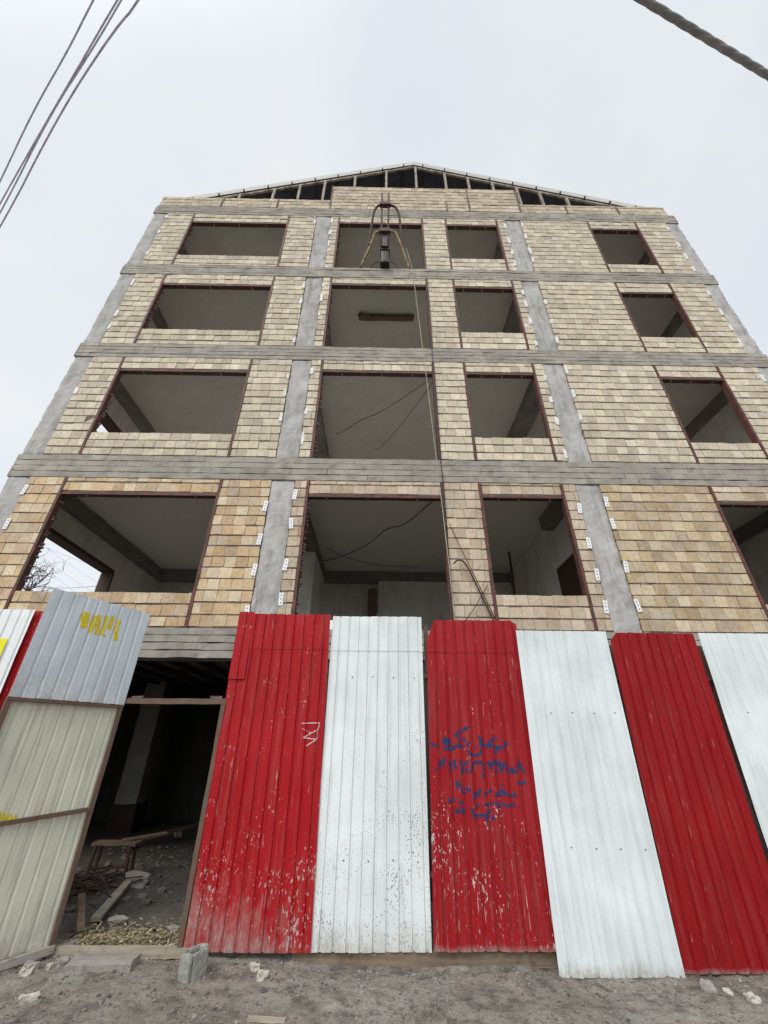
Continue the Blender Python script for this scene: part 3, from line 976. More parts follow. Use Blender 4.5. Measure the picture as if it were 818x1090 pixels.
def finish_sheet(m, name, material, parent, loc, rot=0.0, label=None, solid=0.0012):
    o = m.build(name, material)
    o.parent = parent
    o.location = Vector(loc) - world_loc(parent)
    o.rotation_euler = (0, 0, rot)
    if solid:
        md = o.modifiers.new('thickness', 'SOLIDIFY'); md.thickness = solid; md.offset = 1
    if label: o['label'] = label
    return o

fence = empty('sheet_metal_fence', (1.2, FY, 0), 'long red and white striped corrugated metal site fence right of the doorway', 'fence', 'striped site hoardings')
s0 = MB(); s0.rock((0, 0, 0), 0.0075, 1.0, flat=0.8, sub=1, ang=0.1)
SCREW = None
def screws(sheet_obj, sh, zs, step=2, start=1):
    global SCREW
    for z in zs:
        k = start
        while (k + 0.3) * PITCH < sh.w - 0.02:
            u = (k + 0.3) * PITCH
            p = sh.pt(u, z + rng.uniform(-0.008, 0.008), 0.002)
            if SCREW is None:
                SCREW = s0.build('screw', M_SCREW); o = SCREW
            else:
                o = SCREW.copy(); COL.objects.link(o)
            o.parent = sheet_obj; o.location = p
            k += step
def notch3(u):
    if u < 0.09: return -0.25 * (1 - u / 0.09) ** 0.8
    if u > 1.03: return -0.05 * ((u - 1.03) / 0.055)
    return 0.0
SH = [
    dict(x=-1.65, w=1.10, z=0.06, h=2.94, sh=-0.012, mat=0, split=2.53, label='dusty red sheet with white scribble', y=0.0),
    dict(x=-0.575, w=1.075, z=0.055, h=2.935, sh=0.006, mat=1, split=2.53, label='white sheet splashed with black specks', y=0.030),
    dict(x=0.515, w=1.085, z=0.07, h=2.88, sh=0.020, mat=2, split=2.50, label='red sheet with blue graffiti', y=0.0, top=notch3),
    dict(x=1.565, w=1.07, z=-0.075, h=2.90, sh=0.023, mat=3, split=None, label='clean white sheet', y=-0.034),
    dict(x=2.655, w=1.03, z=-0.06, h=2.88, sh=0.036, mat=4, split=None, label='dark red sheet', y=0.002, top=lambda u: -0.10 * max(0, 1 - u / 0.05)),
    dict(x=3.70, w=1.09, z=-0.06, h=2.88, sh=0.040, mat=5, split=None, label='white sheet at the end', y=-0.030),
]
BLUE= [[(1.188, 1.647), (1.196, 1.679), (1.275, 1.699)], [(1.195, 1.673), (1.195, 1.626), (1.265, 1.618), (1.309, 1.604), (1.354, 1.636), (1.355, 1.68), (1.37, 1.623)], [(1.213, 1.559), (1.272, 1.588), (1.249, 1.61)], [(1.063, 1.717), (1.097, 1.685), (1.126, 1.656), (1.097, 1.617), (1.078, 1.646), (1.125, 1.672)], [(1.02, 1.619), (1.043, 1.619)], [(0.944, 1.586), (0.974, 1.549), (1.023, 1.537), (1.075, 1.552), (1.106, 1.609)], [(0.94, 1.614), (0.965, 1.654), (0.951, 1.661)], [(0.827, 1.709), (0.852, 1.748), (0.983, 1.797)], [(0.848, 1.735), (0.869, 1.679), (0.859, 1.619), (0.915, 1.619)], [(0.684, 1.656), (0.723, 1.695), (0.773, 1.67), (0.748, 1.627), (0.698, 1.647), (0.737, 1.689), (0.756, 1.6), (0.828, 1.623), (0.874, 1.618)], [(0.56, 1.655), (0.602, 1.621), (0.653, 1.617)], [(0.595, 1.416), (0.623, 1.412)], [(0.652, 1.493), (0.658, 1.424)], [(0.702, 1.531), (0.685, 1.448)], [(0.853, 1.495), (0.885, 1.45), (0.949, 1.487)], [(0.888, 1.45), (0.876, 1.377)], [(0.957, 1.378), (0.985, 1.45), (1.018, 1.492), (1.046, 1.451)], [(1.071, 1.381), (1.104, 1.362), (1.074, 1.347)], [(1.13, 1.463), (1.161, 1.484), (1.17, 1.415), (1.192, 1.479), (1.26, 1.494), (1.284, 1.416), (1.322, 1.486)], [(1.254, 1.479), (1.269, 1.43), (1.286, 1.38)], [(1.324, 1.416), (1.377, 1.389), (1.412, 1.385), (1.4, 1.429), (1.367, 1.416)], [(1.433, 1.381), (1.472, 1.487), (1.511, 1.381)], [(1.216, 1.466), (1.305, 1.437)], [(1.42, 1.296), (1.513, 1.308)], [(1.261, 1.285), (1.277, 1.28)], [(0.795, 1.293), (0.828, 1.308), (0.859, 1.227), (0.895, 1.207)], [(0.973, 1.153), (0.975, 1.202), (1.015, 1.218), (1.032, 1.196), (0.988, 1.191)], [(1.078, 1.191), (1.128, 1.228), (1.16, 1.24)], [(1.182, 1.196), (1.296, 1.212), (1.259, 1.246), (1.218, 1.206)], [(1.295, 1.206), (1.376, 1.188), (1.393, 1.232)], [(1.062, 1.112), (1.154, 1.131)], [(1.233, 1.14), (1.295, 1.106), (1.382, 1.12)], [(0.707, 1.144), (0.78, 1.155), (0.753, 1.173)], [(0.782, 1.043), (0.798, 1.079), (0.866, 1.046), (0.85, 1.104)], [(0.936, 1.089), (0.953, 1.055), (0.976, 1.016)], [(0.945, 1.016), (1.043, 1.038), (1.085, 1.012), (1.13, 1.083), (1.105, 1.069)], [(1.086, 1.06), (1.083, 0.96)], [(0.805, 1.25), (0.819, 1.296)]]
CHALK = [[(-0.813, 1.822), (-0.617, 1.83), (-0.635, 1.762), (-0.701, 1.731), (-0.808, 1.776), (-0.701, 1.731), (-0.782, 1.689), (-0.638, 1.672), (-0.639, 1.768), (-0.638, 1.672), (-0.747, 1.612)]]
BLUE += [[(0.70, 1.60), (0.76, 1.585), (0.82, 1.60)], [(0.90, 1.70), (0.935, 1.66)], [(1.14, 1.61), (1.17, 1.65), (1.19, 1.60)], [(0.74, 1.49), (0.77, 1.44), (0.765, 1.39)], [(0.80, 1.50), (0.81, 1.42)],
         [(0.905, 1.42), (0.93, 1.39)], [(1.05, 1.49), (1.09, 1.47), (1.10, 1.40)], [(1.215, 1.42), (1.235, 1.38)], [(1.31, 1.46), (1.35, 1.44)], [(0.90, 1.27), (0.93, 1.23), (0.95, 1.25)],
         [(1.03, 1.25), (1.05, 1.22)], [(1.18, 1.15), (1.20, 1.11), (1.235, 1.10)], [(0.82, 1.13), (0.87, 1.14)], [(0.99, 1.12), (1.02, 1.10)], [(1.12, 1.0), (1.16, 1.02)]]
def local(stroke, s):
    return [(a - s['x'] - s['sh'] * (b - s['z']), b - s['z']) for a, b in stroke]
for i, s in enumerate(SH):
    sh = Sheet(s['w'], s['h'], s['sh'], seed=3.3 * i + 1)
    m = MB()
    if s['split']:
        sh.mesh(m, 0.0, s['split'] + 0.05, 60)
        sh.mesh(m, s['split'], s['h'], 10, lift=0.0045, top=s.get('top'))
    else:
        sh.mesh(m, 0.0, s['h'], 68, top=s.get('top'))
    loc = (s['x'], FY + s['y'], s['z'])
    o = finish_sheet(m, 'metal_sheet', MS[s['mat']], fence, loc, label=s['label'])
    screws(o, sh, (0.62, 2.24) if i < 3 else (0.86, 2.02), 2, 1 + i % 2)
    if i == 2:
        for st_ in BLUE:
            gm = MB(); sh.stroke(gm, local(st_, s), 0.0145)
            gobj = gm.build('graffiti_stroke', M_BLUEP); gobj.parent = o; gobj['label'] = 'blue spray painted stroke'
    if i == 0:
        gm = MB()
        for st_ in CHALK: sh.stroke(gm, local(st_, s), 0.0042)
        gobj = gm.build('graffiti', M_WHITEC); gobj.parent = o; gobj['label'] = 'white scribble'
        # narrow lapped strip at the left edge
        st2 = Sheet(0.175, 2.94, s['sh'], seed=9)
        m2 = MB(); st2.mesh(m2, 2.2, 2.965, 8, lift=0.007)
        finish_sheet(m2, 'lapped_strip', MS[0], o, world_loc(o))
        m2 = None
for z in (0.55, 2.30):
    m = MB(); m.rough_box(-1.60, 4.8, FY + 0.048, FY + 0.088, z, z + 0.04, 0.2, 0.003)
    m.build('fence_rail', M_RUST, fence)
for xx in (-0.53, 0.55, 1.66, 2.78, 3.86):
    m = MB(); m.rough_box(xx, xx + 0.05, FY + 0.092, FY + 0.142, -0.1, 2.9 if xx < 1 else 2.7, 0.2, 0.003)
    m.build('fence_post', M_RUST, fence)

fl = empty('sheet_metal_fence', (-4.0, FY, 0), 'short red and white corrugated fence piece left of the open gate leaf', 'fence', 'striped site hoardings')
for (xx, w, mt, lb) in ((-5.20, 1.07, M_WHITEL, 'white sheet with yellow patch'), (-4.195, 1.12, MS[0], 'red sheet behind the gate leaf')):
    sh = Sheet(w, 2.96, -0.01, seed=xx); m = MB(); sh.mesh(m, 0, 2.96, 60)
    o = finish_sheet(m, 'metal_sheet', mt, fl, (xx + 0.01, FY + (0 if w == 1.07 else 0.045), 0.06), label=lb)
    if w == 1.07:
        gm = MB()
        P = [gm.vert(p) for p in [sh.pt(u, z, 0.027 - prof(u)) for (u, z) in ((0.54, 2.22), (0.905, 2.22), (0.905, 2.615), (0.54, 2.615))]]
        gm.face(P)
        gobj = gm.build('yellow_patch', M_YELR); gobj.parent = o
for z in (0.55, 2.30):
    m = MB(); m.rough_box(-5.15, -3.0, FY + 0.075, FY + 0.115, z, z + 0.04, 0.2, 0.003)
    m.build('fence_rail', M_RUST, fl)
m = MB(); m.rough_box(-4.1, -4.05, FY + 0.12, FY + 0.17, -0.1, 2.9, 0.2, 0.003); m.build('fence_post', M_RUST, fl)
m = MB(); m.rough_box(-3.02, -2.97, FY + 0.12, FY + 0.17, -0.1, 2.6, 0.2, 0.003); m.build('fence_post', M_RUST, fl)

# --- doorway frame and open leaf
gf = empty('doorway', (-2.2, FY, 0), 'rusty steel door frame standing round the dark open doorway', 'door frame')
m = MB(); m.rough_box(-2.80, -1.66, FY - 0.02, FY + 0.03, 2.0, 2.055, 0.12, 0.005, seed=2)
m.box(-2.70, -2.58, FY - 0.015, FY + 0.02, 2.056, 2.078, 0, (1, 1, 1), 0.006); m.box(-1.84, -1.72, FY - 0.015, FY + 0.02, 2.056, 2.085, 0, (1, 1, 1), 0.006)
m.build('lintel_bar', M_RUST, gf)
for xx in (-2.83, -1.705):
    m = MB(); m.rough_box(xx, xx + 0.045, FY - 0.025, FY + 0.03, 0.0, 1.998, 0.12, 0.005, seed=xx)
    m.build('side_post', M_RUST, gf)

LA = R(51)
leaf = empty('gate_leaf', (-2.76, FY - 0.03, 0.09), 'gate leaf standing open, blue grey sheet above a pale beige sheet in a rusty frame', 'gate')
leaf.rotation_euler = (0, 0, LA)          # local -x runs from the hinge out towards the street
leaf_w = 1.015
def leafpart(m, name, mt, parent=leaf, label=None, solid=0, loc=(0, 0, 0)):
    o = m.build(name, mt); o.parent = parent; o.location = loc
    if solid:
        md = o.modifiers.new('thickness', 'SOLIDIFY'); md.thickness = solid; md.offset = 1
    if label: o['label'] = label
    return o
up = Sheet(leaf_w, 1.0, 0.0, seed=40, dent=0.007)
up.rib = 0.34
m = MB(); up.mesh(m, 0.0, 0.99, 24, top=lambda u: 0.045 * (1 - u / leaf_w) - (0.02 if 0.12 < u < 0.2 else 0))
# the sheet's u runs from the outer end (local x = -w) to the hinge
UP = leafpart(m, 'upper_sheet', M_LEAFUP, solid=0.0012, loc=(-leaf_w, -0.018, 1.895), label='blue grey sheet with yellow marks')
YEL= [[(0.649, 2.848), (0.67, 2.819), (0.639, 2.687)], [(0.633, 2.844), (0.613, 2.683)], [(0.565, 2.833), (0.552, 2.65)], [(0.532, 2.846), (0.503, 2.755), (0.488, 2.634)], [(0.543, 2.736), (0.507, 2.738)], [(0.451, 2.858), (0.439, 2.748), (0.437, 2.648)], [(0.409, 2.653), (0.418, 2.635)], [(0.385, 2.866), (0.386, 2.714)], [(0.312, 2.84), (0.314, 2.732), (0.287, 2.611)]]
gm = MB()
for st_ in YEL: up.stroke(gm, [(leaf_w - s, z - 1.985) for s, z in st_], 0.022)
go = gm.build('graffiti', M_YELS); go.parent = UP; go['label'] = 'yellow spray painted marks'
lo = Sheet(leaf_w - 0.05, 1.9, 0.0, seed=51, dent=0.006)
lo.rib = 0.34
m = MB(); lo.mesh(m, 0.0, 1.86, 46)
LO = leafpart(m, 'lower_sheet', M_LEAFLOW, solid=0.0012, loc=(-leaf_w + 0.025, 0.03, 0.01), label='pale beige sheet with yellow paint')
gm = MB()
for st_ in ([(0.80, 1.10), (0.78, 1.02)], [(0.76, 1.11), (0.74, 1.03)], [(0.725, 1.10), (0.72, 1.02)], [(0.70, 1.09), (0.665, 1.03)], [(0.655, 1.08), (0.62, 1.02)], [(0.61, 1.07), (0.59, 1.01)], [(0.78, 1.06), (0.60, 1.03)]):
    lo.stroke(gm, [(leaf_w - 0.025 - s, z - 0.10) for s, z in st_], 0.011)
go = gm.build('graffiti', M_YELS); go.parent = LO; go['label'] = 'yellow spray painted marks'
m = MB()
m.rough_box(-0.034, 0.0, -0.02, 0.022, 0.0, 1.86, 0.12, 0.004, seed=3)
leafpart(m, 'leaf_frame', M_RUST)
m = MB(); m.rough_box(-leaf_w, -leaf_w + 0.045, -0.02, 0.022, -0.04, 1.86, 0.12, 0.004, seed=6); leafpart(m, 'leaf_frame', M_RUST)
m = MB()
T = Matrix.Rotation(R(1.6), 4, 'Y')
m.rough_box(-leaf_w, 0.0, -0.024, 0.022, 1.865, 1.897, 0.12, 0.004, seed=4)
leafpart(m, 'leaf_rail', M_RUST)
m = MB(); m.bar((-leaf_w + 0.05, -0.012, 0.905), (-0.03, -0.012, 0.975), 0.03, 0.035); leafpart(m, 'leaf_rail', M_RUST)
m = MB(); m.bar((-leaf_w, -0.02, -0.045), (0.0, -0.02, 0.0), 0.045, 0.05); leafpart(m, 'leaf_rail', rusty('dusty_grey_steel', (0.33, 0.31, 0.27), (0.15, 0.10, 0.07), 0.25, 8))

# ------------------------------------------------------------------ hoist on the top floor
hz = BEAMS[3][1]
hoist = empty('winch_hoist', (0.05, D + 0.1, hz), 'rusty and ochre tubular winch hoist leaning out of the top centre opening', 'hoist')
def smooth_path(P, it=2):
    P = [Vector(p) for p in P]
    for _ in range(it):
        Q = [P[0]]
        for a, b in zip(P, P[1:]):
            Q += [a * 0.75 + b * 0.25, a * 0.25 + b * 0.75]
        Q.append(P[-1]); P = Q
    return P
for sg, pts in ((-1, [(-0.62, 6.38, 12.755), (-0.33, 6.20, 13.66), (-0.26, 6.13, 14.02), (-0.09, 6.11, 14.06)]), (1, [(0.70, 6.38, 12.755), (0.39, 6.15, 13.87), (0.30, 6.11, 14.04), (0.15, 6.10, 14.07)])):
    m = MB(); m.tube(smooth_path(pts), 0.036, 8); m.build('leg', M_YELLOWP, hoist)
for pts in ([(-0.40, 6.22, 13.55), (-0.36, 6.10, 14.10), (-0.30, 5.95, 14.76), (-0.20, 5.90, 15.0), (-0.05, 5.89, 15.03)], [(0.50, 6.22, 13.55), (0.47, 6.09, 14.11), (0.42, 5.96, 14.69), (0.33, 5.90, 14.97), (0.12, 5.89, 15.03)]):
    m = MB(); m.tube(smooth_path(pts), 0.034, 8); m.build('arm', M_DRUST, hoist)
for xx in (-0.07, 0.12):
    m = MB(); m.tube([(xx, 6.36, 12.85), (xx, 6.11, 14.06), (xx, 5.79, 15.46)], 0.026, 8); m.build('mast_bar', M_DRUST, hoist)
m = MB(); m.rough_box(-0.13, 0.18, 5.83, 5.95, 14.97, 15.10, 0.06, 0.006); m.build('pulley_block', M_DRUST, hoist)
m = MB(); m.rough_box(-0.13, 0.18, 6.05, 6.19, 13.98, 14.14, 0.06, 0.006); m.build('clamp', M_DRUST, hoist)
m = MB(); m.rough_box(-0.05, 0.10, 6.13, 6.30, 13.38, 13.98, 0.08, 0.008); m.build('gear_column', M_DARK, hoist)
m = MB(); m.rough_box(-0.09, 0.16, 6.20, 6.50, 12.77, 13.34, 0.08, 0.012, round_=0.02)
mo = m.build('motor_housing', M_DARK, hoist)
m = MB(); m.rough_box(-0.10, 0.17, 6.19, 6.40, 13.345, 13.375, 0.08, 0.004); m.build('housing_lid', M_RUST, mo)
for sg in (-1, 1):
    m = MB(); m.tube(smooth_path([(0.03 + sg * 0.17, 6.36, 13.05), (0.03 + sg * 0.30, 6.38, 12.95), (0.03 + sg * 0.38, 6.38, 12.77)]), 0.014, 6); m.build('foot_brace', M_DARK, hoist)

rp = MB()
rp.tube(smooth_path([(0.62, 6.30, 13.6), (0.74, 6.27, 12.7), (0.78, 6.24, 12.1), (0.86, 6.24, 10.3), (0.93, 6.25, 9.0), (1.04, 6.28, 6.6), (1.10, 6.29, 5.2), (1.16, 6.3, 3.6), (1.17, 6.3, 2.0)], 2), 0.008, 6)
tag(rp.build('hoist_rope', M_ROPE), 'thin pale rope hanging from the winch hoist down the brick front', 'rope')
rp = MB()
rp.tube(smooth_path([(1.135, 6.34, 11.9), (1.15, 6.33, 10.6), (1.12, 6.335, 9.4), (1.15, 6.33, 8.2), (1.125, 6.335, 6.7), (1.16, 6.33, 5.6), (1.13, 6.34, 4.1), (1.17, 6.34, 2.6)], 2), 0.009, 6)
tag(rp.build('electric_cable', M_BLACKC), 'black cable running down the jamb post right of the centre openings', 'cable', 'loose black site cables')
for pts, lb in (
    ([(1.25, 7.0, 9.40), (1.02, 7.07, 9.2), (-0.03, 8.01, 9.12), (-0.53, 8.3, 9.16), (-1.22, 9.08, 9.25), (-1.3, 9.2, 9.45)], 'upper loose black cable sagging under the second floor centre ceiling'),
    ([(1.30, 7.0, 9.42), (1.17, 7.18, 9.2), (0.59, 8.31, 9.1), (-0.08, 9.69, 9.2), (-0.2, 9.9, 9.45)], 'lower straighter black cable under the second floor centre ceiling'),
    ([(1.2, 7.4, 6.21), (1.09, 7.5, 6.15), (0.55, 8.44, 6.04), (0.16, 8.69, 6.14), (-0.28, 9.42, 6.02), (-1.09, 10.44, 6.1), (-1.72, 10.99, 6.2)], 'thick wavy black cable hanging below the lowest centre ceiling'),
    ([(-1.4, 10.0, 6.2), (-1.0, 10.3, 6.08), (-0.11, 10.94, 6.1), (1.1, 11.12, 6.12), (1.2, 11.2, 6.2)], 'thin black cable deep inside the lowest centre opening')):
    m = MB(); m.tube(smooth_path(pts), 0.011 if 'thick' in lb else 0.0075, 6)
    tag(m.build('electric_cable', M_BLACKC), lb, 'cable', 'loose black site cables')
# bent reinforcing wire left leaning on the pier
m = MB()
m.tube(smooth_path([(1.22, 6.34, 4.25), (1.3, 6.30, 4.32), (1.42, 6.29, 4.25), (1.62, 6.31, 3.7), (1.82, 6.35, 3.2)]), 0.014, 6)
tag(m.build('bent_rebar', M_DRUST), 'bent thick wire hooked across the brick pier beside the lowest centre opening', 'rebar', 'loose wires on the pier')
for k, (a, b) in enumerate((((1.2, 6.33, 5.0), (1.84, 6.36, 3.25)), ((1.75, 6.36, 3.9), (1.25, 6.33, 3.2)))):
    m = MB(); m.tube([a, (Vector(a) + Vector(b)) / 2 + Vector((0, -0.03, -0.03)), b], 0.007, 6)
    tag(m.build('tie_wire', M_DRUST), ('thin straight wire slanting down right over the brick pier', 'short thin wire slanting down left over the brick pier')[k], 'wire', 'loose wires on the pier')
# timber hanging under the third floor ceiling
m = MB()
m.rough_box(-0.70, 0.90, 7.60, 7.74, 12.45, 12.58, 0.08, 0.014, 5)
for xx in (-0.6, -0.45):
    m.rock((xx, 7.62, 12.50), 0.09, xx, sub=1)
tag(m.build('ceiling_timber', M_WOODD), 'dark ragged timber prop fixed under the third floor centre ceiling', 'timber')

# ------------------------------------------------------------------ wires and cable overhead
wires = [
    ([(-2.45, 0.91, 7.0), (-2.81, 1.18, 7.0), (-3.47, 1.63, 7.0), (-4.26, 2.23, 7.0)], 'leftmost single grey overhead wire crossing the sky'),
    ([(-2.25, 0.91, 7.0), (-2.72, 1.24, 7.0), (-3.38, 1.70, 7.0), (-4.4, 2.42, 7.0)], 'second grey overhead wire from the left crossing the sky'),
    ([(-2.22, 0.91, 7.03), (-2.66, 1.22, 7.0), (-3.30, 1.64, 7.0), (-4.52, 2.56, 7.0)], 'third grey overhead wire, close beside the second one'),
    ([(-2.05, 0.91, 7.0), (-2.36, 1.07, 7.0), (-3.26, 1.67, 7.0), (-4.64, 2.72, 7.0)], 'rightmost thick grey overhead wire crossing the sky')]
for k, (pts, lb) in enumerate(wires):
    p = [Vector(q) for q in pts]
    a = p[0] + (p[0] - p[-1]).normalized() * 9 + Vector((0, 0, 0.5)); b = p[-1] + (p[-1] - p[0]).normalized() * 12 + Vector((0, 0, 0.8))
    m = MB(); m.tube(smooth_path([a] + p + [b], 3), 0.0075 if k < 3 else 0.0085, 6)
    tag(m.build('overhead_wire', M_GREYC), lb, 'wire', 'overhead wires at the left')
m = MB()
p0, p1 = Vector((1.55, 0.61, 5.5)), Vector((2.54, 0.91, 5.5))
dr = (p1 - p0).normalized()
for k in range(3):
    P = []
    n = 700
    for i in range(n + 1):
        s = -5 + 14 * i / n
        c = p0 + dr * s + Vector((0, 0, 0.012 * (s - 0.5) ** 2 - 0.03))
        ph = 2 * math.pi * (s / 0.34 + k / 3)
        side = dr.cross(Vector((0, 0, 1)))
        P.append(c + side * math.cos(ph) * 0.0055 + Vector((0, 0, 1)) * math.sin(ph) * 0.0055)
    m.tube(P, 0.0165, 10)
tag(m.build('twisted_cable', M_GREYB), 'thick twisted grey power cable crossing the sky at the upper right', 'cable')

# far wires and bare tree beyond the side window
FAR = [((-27.0, 24.1, 14.9), (-10.8, 17.0, 7.9), 'distant wire falling gently, uppermost in the lowest left side window'),
       ((-27.0, 24.0, 16.2), (-10.8, 17.1, 7.0), 'distant wire falling from the top corner across the lowest left side window'),
       ((-27.0, 26.7, 15.4), (-10.8, 16.1, 6.6), 'distant wire falling steeply behind the bare tree'),
       ((-27.0, 29.2, 11.7), (-10.8, 16.7, 7.5), 'distant level wire low in the lowest left side window'),
       ((-27.0, 30.5, 14.6), (-10.8, 15.0, 6.3), 'distant short wire in the bottom corner of the left side window')]
for a, b, lb in FAR:
    a, b = Vector(a), Vector(b)
    m = MB(); m.tube([a + (b - a) * t / 8 - Vector((0, 0, 0.2 * 4 * t / 8 * (1 - t / 8))) for t in range(9)], 0.022, 6)
    tag(m.build('distant_wire', M_GREYC), lb, 'wire', 'distant wires beyond the side window')
tree = empty('bare_tree', (-14.2, 16.2, 0), 'leafless dark tree seen through the lowest left side window', 'tree')
tr = random.Random(5)
m = MB(); m.tube([(-14.2, 16.2, -0.1), (-14.1, 16.2, 2.5), (-14.25, 16.2, 5.0), (-14.1, 16.2, 6.6)], 0.16, 10, r1=0.08); m.build('trunk', M_BARK, tree)
m = MB()
def branch(p, d, L, r, lev):
    P = [p]
    q = p.copy(); dd = d.copy()
    for k in range(4):
        dd = (dd + Vector((tr.gauss(0, 0.28), tr.gauss(0, 0.28), tr.gauss(0.06, 0.2)))).normalized()
        q = q + dd * L / 4; P.append(q.copy())
    m.tube(P, r, 5, r1=r * 0.45, cap=False)
    if lev > 0:
        for k in range(4 if lev > 1 else 3):
            i = tr.choice((1, 2, 3, 4))
            nd = (dd + Vector((tr.gauss(0, 0.8), tr.gauss(0, 0.8), tr.gauss(0.1, 0.5)))).normalized()
            branch(P[i], nd, L * tr.uniform(0.5, 0.75), r * 0.5, lev - 1)
for z in (4.2, 5.0, 5.6, 6.1, 6.5, 6.55):
    branch(Vector((-14.15, 16.2, z)), Vector((tr.gauss(0, 0.7), tr.gauss(0, 0.7), 0.9)).normalized(), 2.1, 0.06, 3)
m.build('crown', M_BARK, tree)

# ------------------------------------------------------------------ things on the ground
def thing(m, name, mt, label, cat, group=None):
    return tag(m.build(name, mt), label, cat, group)
m = MB(); m.rough_box(-2.83, -1.60, FY - 0.035, FY + 0.035, 0.02, 0.095, 0.08, 0.006, 5, round_=0.006)
thing(m, 'door_sill', M_WOODP, 'pale weathered timber sill lying across the foot of the doorway', 'timber')
m = MB(); m.rough_box(-0.72, 1.60, FY + 0.03, FY + 0.13, -0.05, 0.06, 0.09, 0.008, 4, round_=0.008)
thing(m, 'timber_plank', wood('brown_timber', (0.13, 0.095, 0.065), (0.25, 0.195, 0.14), (0.5, 8, 8), 2), 'long brown timber lying under the foot of the fence', 'timber')
T = Matrix.Translation((-2.22, 4.80, 0.075)) @ Matrix.Rotation(R(2), 4, 'Z') @ Matrix.Rotation(R(4), 4, 'X')
m = MB(); m.rough_box(-0.27, 0.27, -0.10, 0.09, -0.085, 0.01, 0.05, 0.012, 6, M=T, round_=0.012)
thing(m, 'stone_slab', M_GSTONE, 'flat grey broken slab lying as a step below the door sill', 'slab')
# broken hollow concrete block standing at the foot of the fence
T = Matrix.Translation((-1.47, 4.62, -0.01)) @ Matrix.Rotation(R(-30), 4, 'Z') @ Matrix.Rotation(R(-4), 4, 'Y') @ Matrix.Scale(0.88, 4)
m = MB()
m.rough_box(-0.085, 0.05, -0.02, 0.02, 0.0, 0.20, 0.02, 0.007, 16, M=T, round_=0.006)
m.rough_box(-0.085, -0.05, 0.02, 0.19, 0.0, 0.215, 0.02, 0.007, 16, M=T, round_=0.006)
m.rough_box(-0.05, 0.05, 0.15, 0.19, 0.0, 0.225, 0.02, 0.008, 16, M=T, round_=0.006)
m.rough_box(0.02, 0.055, 0.02, 0.19, 0.0, 0.20, 0.02, 0.008, 16, M=T, round_=0.006)
thing(m, 'concrete_block', M_BLOCK, 'broken grey concrete block standing at the left foot of the fence', 'block')

m = MB()
T = Matrix.Translation((-0.72, 4.13, gh(-0.72, 4.13) + 0.016)) @ Matrix.Rotation(R(-4), 4, 'Z')
m.rough_box(-0.13, 0.13, -0.018, 0.018, -0.008, 0.010, 0.03, 0.004, 12, M=T)
thing(m, 'wood_scrap', M_WOODP, 'short pale wood scrap lying on the dirt before the fence', 'wood')
stones = [
    (-2.49, 4.37, 0.040, M_STONE, 'whitish stone nearest the camera at the lower left'),
    (-2.73, 4.66, 0.045, M_STONE, 'pale rounded stone below the gate leaf corner'),
    (-2.60, 4.72, 0.028, M_STONE, 'small white stone right of the pale rounded stone'),
    (-2.74, 4.69, 0.055, M_GSTONE, 'big grey rock against the foot of the open gate leaf'),
    (-2.55, 4.78, 0.035, M_GSTONE, 'pale flake of stone tilted beside the big grey rock'),
    (-2.96, 4.74, 0.045, M_GSTONE, 'grey stone at the far left under the gate leaf'),
    (-0.98, 4.84, 0.045, M_STONE, 'cream cubic stone, farther of the pair before the red sheet'),
    (-0.89, 4.72, 0.045, M_STONE, 'cream cubic stone, nearer of the pair before the red sheet'),
    (2.93, 4.60, 0.040, M_STONE, 'cream stone at the right foot of the dark red sheet'),
    (2.66, 4.70, 0.055, M_GSTONE, 'flat grey stone left of the cream stone at the right'),
    (2.80, 4.68, 0.03, M_STONE, 'small pale stone between the flat grey and cream stones'),
]
for k, (x, y, r, mt, lb) in enumerate(stones):
    m = MB(); m.rock((0, 0, 0), r, k * 1.3 + 0.5, flat=0.75 if r < 0.08 else 0.8, sub=3, ang=0.55)
    o = thing(m, 'stone', mt, lb, 'stone', 'loose stones on the dirt')
    o.location = (x, y, gh(x, y) + r * 0.35)
# dark gap rubble under the fence foot
# straw heap, twigs and planks inside the doorway
m = MB()
for _ in range(900):
    x = -2.75 + rng.random() * 1.02; y = 5.12 + abs(rng.gauss(0, 0.20))
    if rng.random() > math.exp(-((x + 2.35) / 0.42) ** 2) + 0.18: continue
    L = rng.uniform(0.01, 0.05); a = rng.uniform(0, math.pi)
    T = Matrix.Translation((x, y, gh(x, y) + rng.random() ** 2 * 0.06 + 0.008)) @ Matrix.Rotation(a, 4, 'Z') @ Matrix.Rotation(rng.uniform(-0.6, 0.6), 4, 'X') @ Matrix.Rotation(rng.uniform(-0.5, 0.5), 4, 'Y')
    m.box(-L / 2, L / 2, -0.007, 0.007, -0.002, 0.002, 0, M=T)
tag(m.build('wood_chips', M_STRAW), 'yellowish wood chips strewn behind the door sill', 'wood chips', kind='stuff')
m = MB()
for _ in range(110):
    x = -3.62 + rng.gauss(0, 0.16); y = 6.6 + rng.gauss(0, 0.25); L = rng.uniform(0.2, 0.5); a = rng.gauss(0.3, 0.7)
    z = gh(x, y) + 0.02 + rng.random() * 0.14
    d = Vector((math.cos(a) * L / 2, math.sin(a) * L / 2, rng.uniform(-0.06, 0.06)))
    c = Vector((x, y, z))
    m.tube([c - d, c + Vector((0, 0, rng.uniform(-0.03, 0.05))), c + d], 0.007, 5)
tag(m.build('twig_heap', M_TWIG), 'tangled heap of dry sticks on the floor below the bench', 'sticks', kind='stuff')
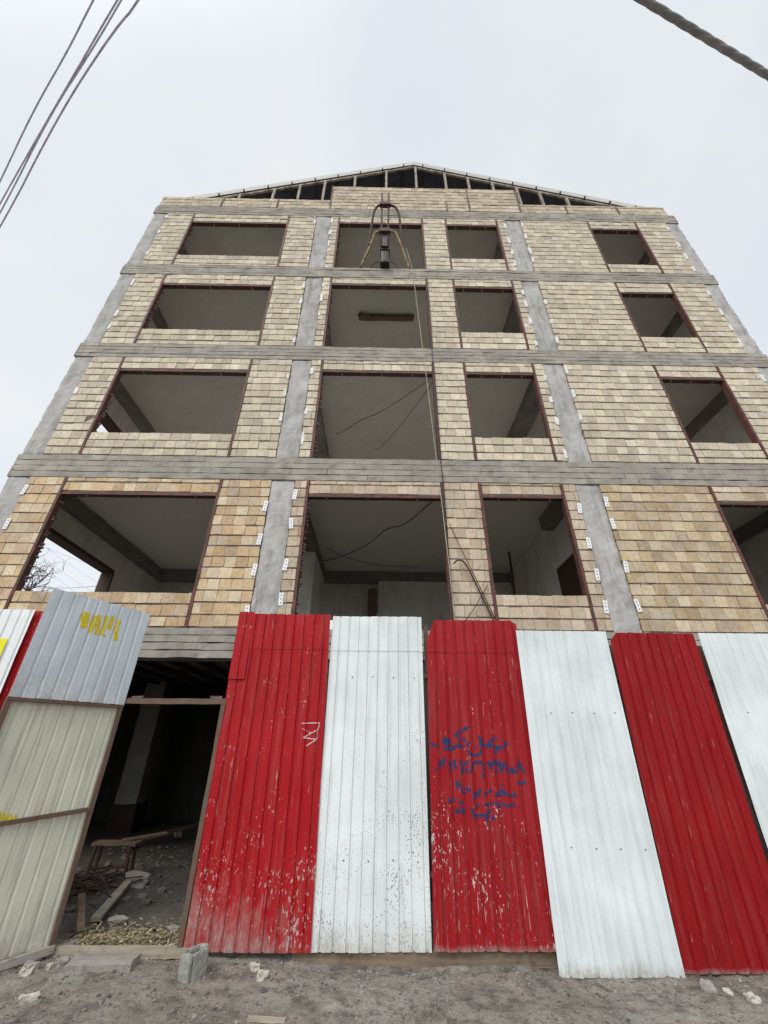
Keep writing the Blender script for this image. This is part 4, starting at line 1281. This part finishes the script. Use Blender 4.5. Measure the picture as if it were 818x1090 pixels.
def plank(a, b, w, h, mt, label):
    m = MB(); a, b = Vector(a), Vector(b)
    c = (a + b) / 2; L = (b - a).length
    q = (b - a).to_track_quat('X', 'Z').to_matrix().to_4x4()
    m.rough_box(-L / 2, L / 2, -w / 2, w / 2, -h / 2, h / 2, 0.08, 0.005, 8, M=Matrix.Translation(c) @ q)
    thing(m, 'timber_plank', mt, label, 'timber')
plank((-2.78, 5.62, 0.10), (-3.10, 6.85, 0.12), 0.09, 0.035, M_WOODP, 'pale plank lying slantwise on the floor inside the doorway')
plank((-2.72, 5.28, 0.10), (-2.95, 5.55, 0.30), 0.06, 0.03, M_WOODD, 'short reddish board leaning at the left inside the doorway')
plank((-4.3, 9.1, 0.14), (-3.3, 10.4, 0.30), 0.12, 0.05, M_WOODD, 'dark plank slanting on the rubble behind the bench')
plank((-3.5, 7.25, 0.465), (-3.05, 7.6, 0.50), 0.12, 0.022, M_WOODD, 'loose board laid across the small bench')
ben = empty('work_bench', (-3.6, 7.35, 0.05), 'low dark bench standing inside the doorway', 'bench')
m = MB(); m.rough_box(-3.86, -3.26, 7.16, 7.36, 0.42, 0.455, 0.06, 0.012, 6); m.build('bench_top', M_WOODD, ben)
for (xx, yy) in ((-3.80, 7.18), (-3.34, 7.18), (-3.80, 7.34), (-3.34, 7.34)):
    m = MB(); m.bar((xx, yy, 0.42), (xx + (xx + 3.6) * 0.12, yy, 0.03), 0.035, 0.035); m.build('leg', M_DRUST, ben)
m = MB(); m.bar((-3.83, 7.18, 0.17), (-3.33, 7.18, 0.20), 0.03, 0.03); m.build('stretcher', M_DRUST, ben)
inside = [(-2.70, 5.16, 0.05, M_GSTONE, 'grey rubble lump at the left end of the door sill'),
          (-2.62, 5.75, 0.06, M_STONE, 'whitish rubble lump beside the short reddish board'),
          (-3.05, 7.0, 0.12, M_GSTONE, 'dull grey rubble lump below the bench'),
          (-1.92, 5.45, 0.055, M_GSTONE, 'pale rubble lump right of the wood chips'),
          (-1.83, 5.16, 0.03, M_STONE, 'small white stone at the right end of the door sill'),
          (-3.9, 10.3, 0.10, M_STONE, 'pale rubble lump deep in the dark room, nearest the column'),
          (-3.1, 10.5, 0.09, M_STONE, 'pale rubble lump deep in the dark room, farthest right')]
for k, (x, y, r, mt, lb) in enumerate(inside):
    m = MB(); m.rock((0, 0, 0), r, k * 2.1 + 0.9, flat=0.6, sub=3, ang=0.6)
    o = thing(m, 'rubble_lump', mt, lb, 'rubble', 'rubble lumps inside the doorway')
    o.location = (x, y, gh(x, y) + r * 0.3)
